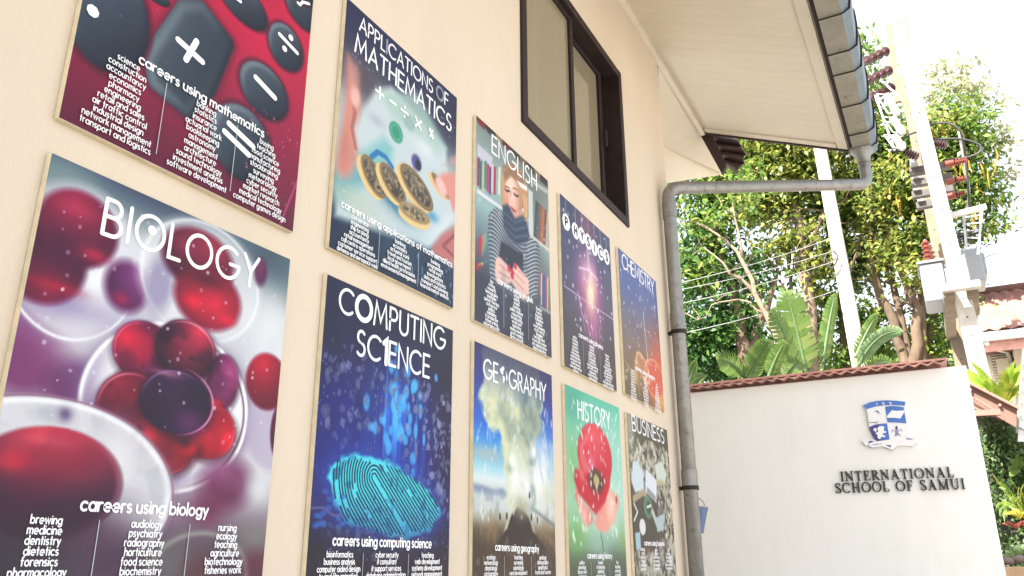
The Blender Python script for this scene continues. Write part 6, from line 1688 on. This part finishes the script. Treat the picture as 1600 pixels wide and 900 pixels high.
def frond(par, base, tip, w_, sag, m, n=16, broad=False):
    base, tip = Vector(base), Vector(tip); mid = base.lerp(tip, .5)+Vector((0, 0, sag))
    cen = [base*(1-t)**2+mid*2*t*(1-t)+tip*t*t for t in [i/n for i in range(n+1)]]
    VV, FF = [], []
    for i in range(n):
        d = (cen[i+1]-cen[i]).normalized(); sd = d.cross(Vector((.1, -.8, .6))).normalized()
        t = i/n; ww = w_*(math.sin(math.pi*min(1, .12+t*.9)))
        for sg in (1, -1):
            p = cen[i]; st = (cen[i+1]-cen[i])*(1.0 if broad else .62)
            o = len(VV)
            if broad: vs = [p, p+sd*sg*ww, p+sd*sg*w_*(math.sin(math.pi*min(1, .12+(t+1/n)*.9)))+st, p+st]
            else: vs = [p, p+sd*sg*ww*.5+d*ww*.12+st*.1+Vector((0,0,.01)), p+sd*sg*ww+d*ww*.35-Vector((0,0,.02)), p+st+sd*sg*ww*.45+d*ww*.2]
            VV += [tuple(v) for v in vs]; FF.append((o, o+1, o+2, o+3))
    return np_mesh('frond', np.array(VV), np.array(FF), m, par)
def fern(label, c, r_, n, m, w_, up=.6, cat='fern', broad=False, seed=0, name='fern'):
    t = thing(name, label, cat, c)
    g_ = np.random.default_rng(seed)
    for i in range(n):
        a_ = 2*math.pi*(i+g_.random()*.7)/n
        tip = Vector(c)+Vector((math.cos(a_)*r_, math.sin(a_)*r_*.8, r_*up*(.5+g_.random()*.9)))
        frond(t, c, tip, w_, r_*.35, m, broad=broad)
    return t
fern('large yellow green bird nest fern above the lean to roof', (1.832,8.400,2.855), .30, 16, FERN, .042, 1.0, broad=True, seed=3)
sf = thing('fern', 'bright green sword fern with long arching fronds by the right edge', 'fern', (1.776,7.950,1.857))
for p_, sg_, m_ in (((1.624,7.900,2.222), .06, FERN), ((1.665,7.900,2.163), .06, FERN), ((1.687,7.800,2.053), .05, FERN), ((1.744,7.950,2.184), .08, FERN), ((1.630,7.800,1.985), .07, FERN), ((1.833,7.900,2.140), .06, FERN), ((1.793,7.900,2.116), .05, FERNY), ((1.698,7.800,1.913), .06, FERNY), ((1.929,7.900,2.059), .06, FERN)):
    frond(sf, (1.790,7.950,1.887), p_, .030, sg_, m_, 20)
fern('golden thin leaved plant low at the right edge under the fern', (1.742,7.750,1.850), .11, 26, FERNY, .007, .6, broad=True, seed=8, name='foliage_plant', cat='plant')
bl = thing('fern', 'paler green broad leaved fern above the sword fern', 'fern', (1.835,8.200,2.269))
for p_ in ((1.755,8.100,2.371), (1.750,8.100,2.265), (1.887,8.100,2.379), (1.836,8.100,2.403), (1.746,8.000,2.188)): frond(bl, (1.838,8.200,2.285), p_, .035, .03, BAN, 8, True)
st2 = thing('fern', 'narrow hanging leaf tuft beside the white wall end', 'fern', (1.658,7.900,1.969))
for p_ in ((1.638,7.800,1.825), (1.613,7.800,1.885), (1.663,7.800,1.864), (1.595,7.800,1.936)): frond(st2, (1.662,7.900,1.989), p_, .014, .04, BAN, 8, True)
hp = thing('hosta_plant', 'single broad pale green leaf near the planter edge', 'plant', (1.633,7.900,1.524))
frond(hp, (1.667,7.900,1.562), (1.616,7.750,1.659), .045, .02, BANP, 8, True); frond(hp, (1.667,7.900,1.562), (1.748,7.900,1.669), .04, .03, LVINE, 8, True)
rp_ = fern('small red bromeliad among the dark leaves', (1.719,7.950,1.789), .10, 10, leafmat('red_bromeliad_leaf', [(0,(.30,.06,.05)),(1,(.42,.12,.08))], .3), .014, .4, broad=True, seed=4, name='bromeliad', cat='plant')
ST = mat('river_stone', (.16,.12,.11), .7, .3, 7., .2, 30)
for i, (p_, s_) in enumerate((((1.603,7.720,1.543), .05), ((1.692,7.740,1.552), .055))):
    b = MB(); b.lathe(Vector(p_)-Vector((0,0,.03)), (.1,0,1), [(0,s_*.7),(s_*.35,s_),(s_*.8,s_*.85),(s_*1.15,s_*.3)], 14)
    tag(b.build('stone', ST, None, smooth=True), ('brown rounded stone next to the white wall end on the planter', 'brown rounded stone by the right edge on the planter')[i], 'stone', 'stones on the planter')
# lattice post at the right edge
lp = thing('lattice_post', 'cream lattice post with dark rungs cut by the right edge', 'post', (1.870,7.900,2.473))
for xa, ya, xb, yb in ((1598,560,1588,672), (1616,560,1606,672)):
    b = MB(); b.beam((2.028,7.900,3.243) if xa == 1598 else (2.127,7.900,3.230), (1.856,7.900,2.548) if xa == 1598 else (1.955,7.900,2.540), .016, .016, (0,1,0)); b.build('upright', GALV, lp)
pn = MB(); pn.add([(2.035,7.930,3.248), (2.135,7.930,3.236), (1.949,7.930,2.471), (1.850,7.930,2.478)], [(0,1,2,3)]); pn.build('panel', GUTW, lp)
for i in range(7):
    t = i/6
    b = MB(); b.beam(Vector((2.023,7.900,3.215)).lerp(Vector((1.868,7.900,2.589)), t), Vector((2.112,7.900,3.171)).lerp(Vector((1.955,7.900,2.540)), t), .014, .014); b.build('rung', GALV, lp)
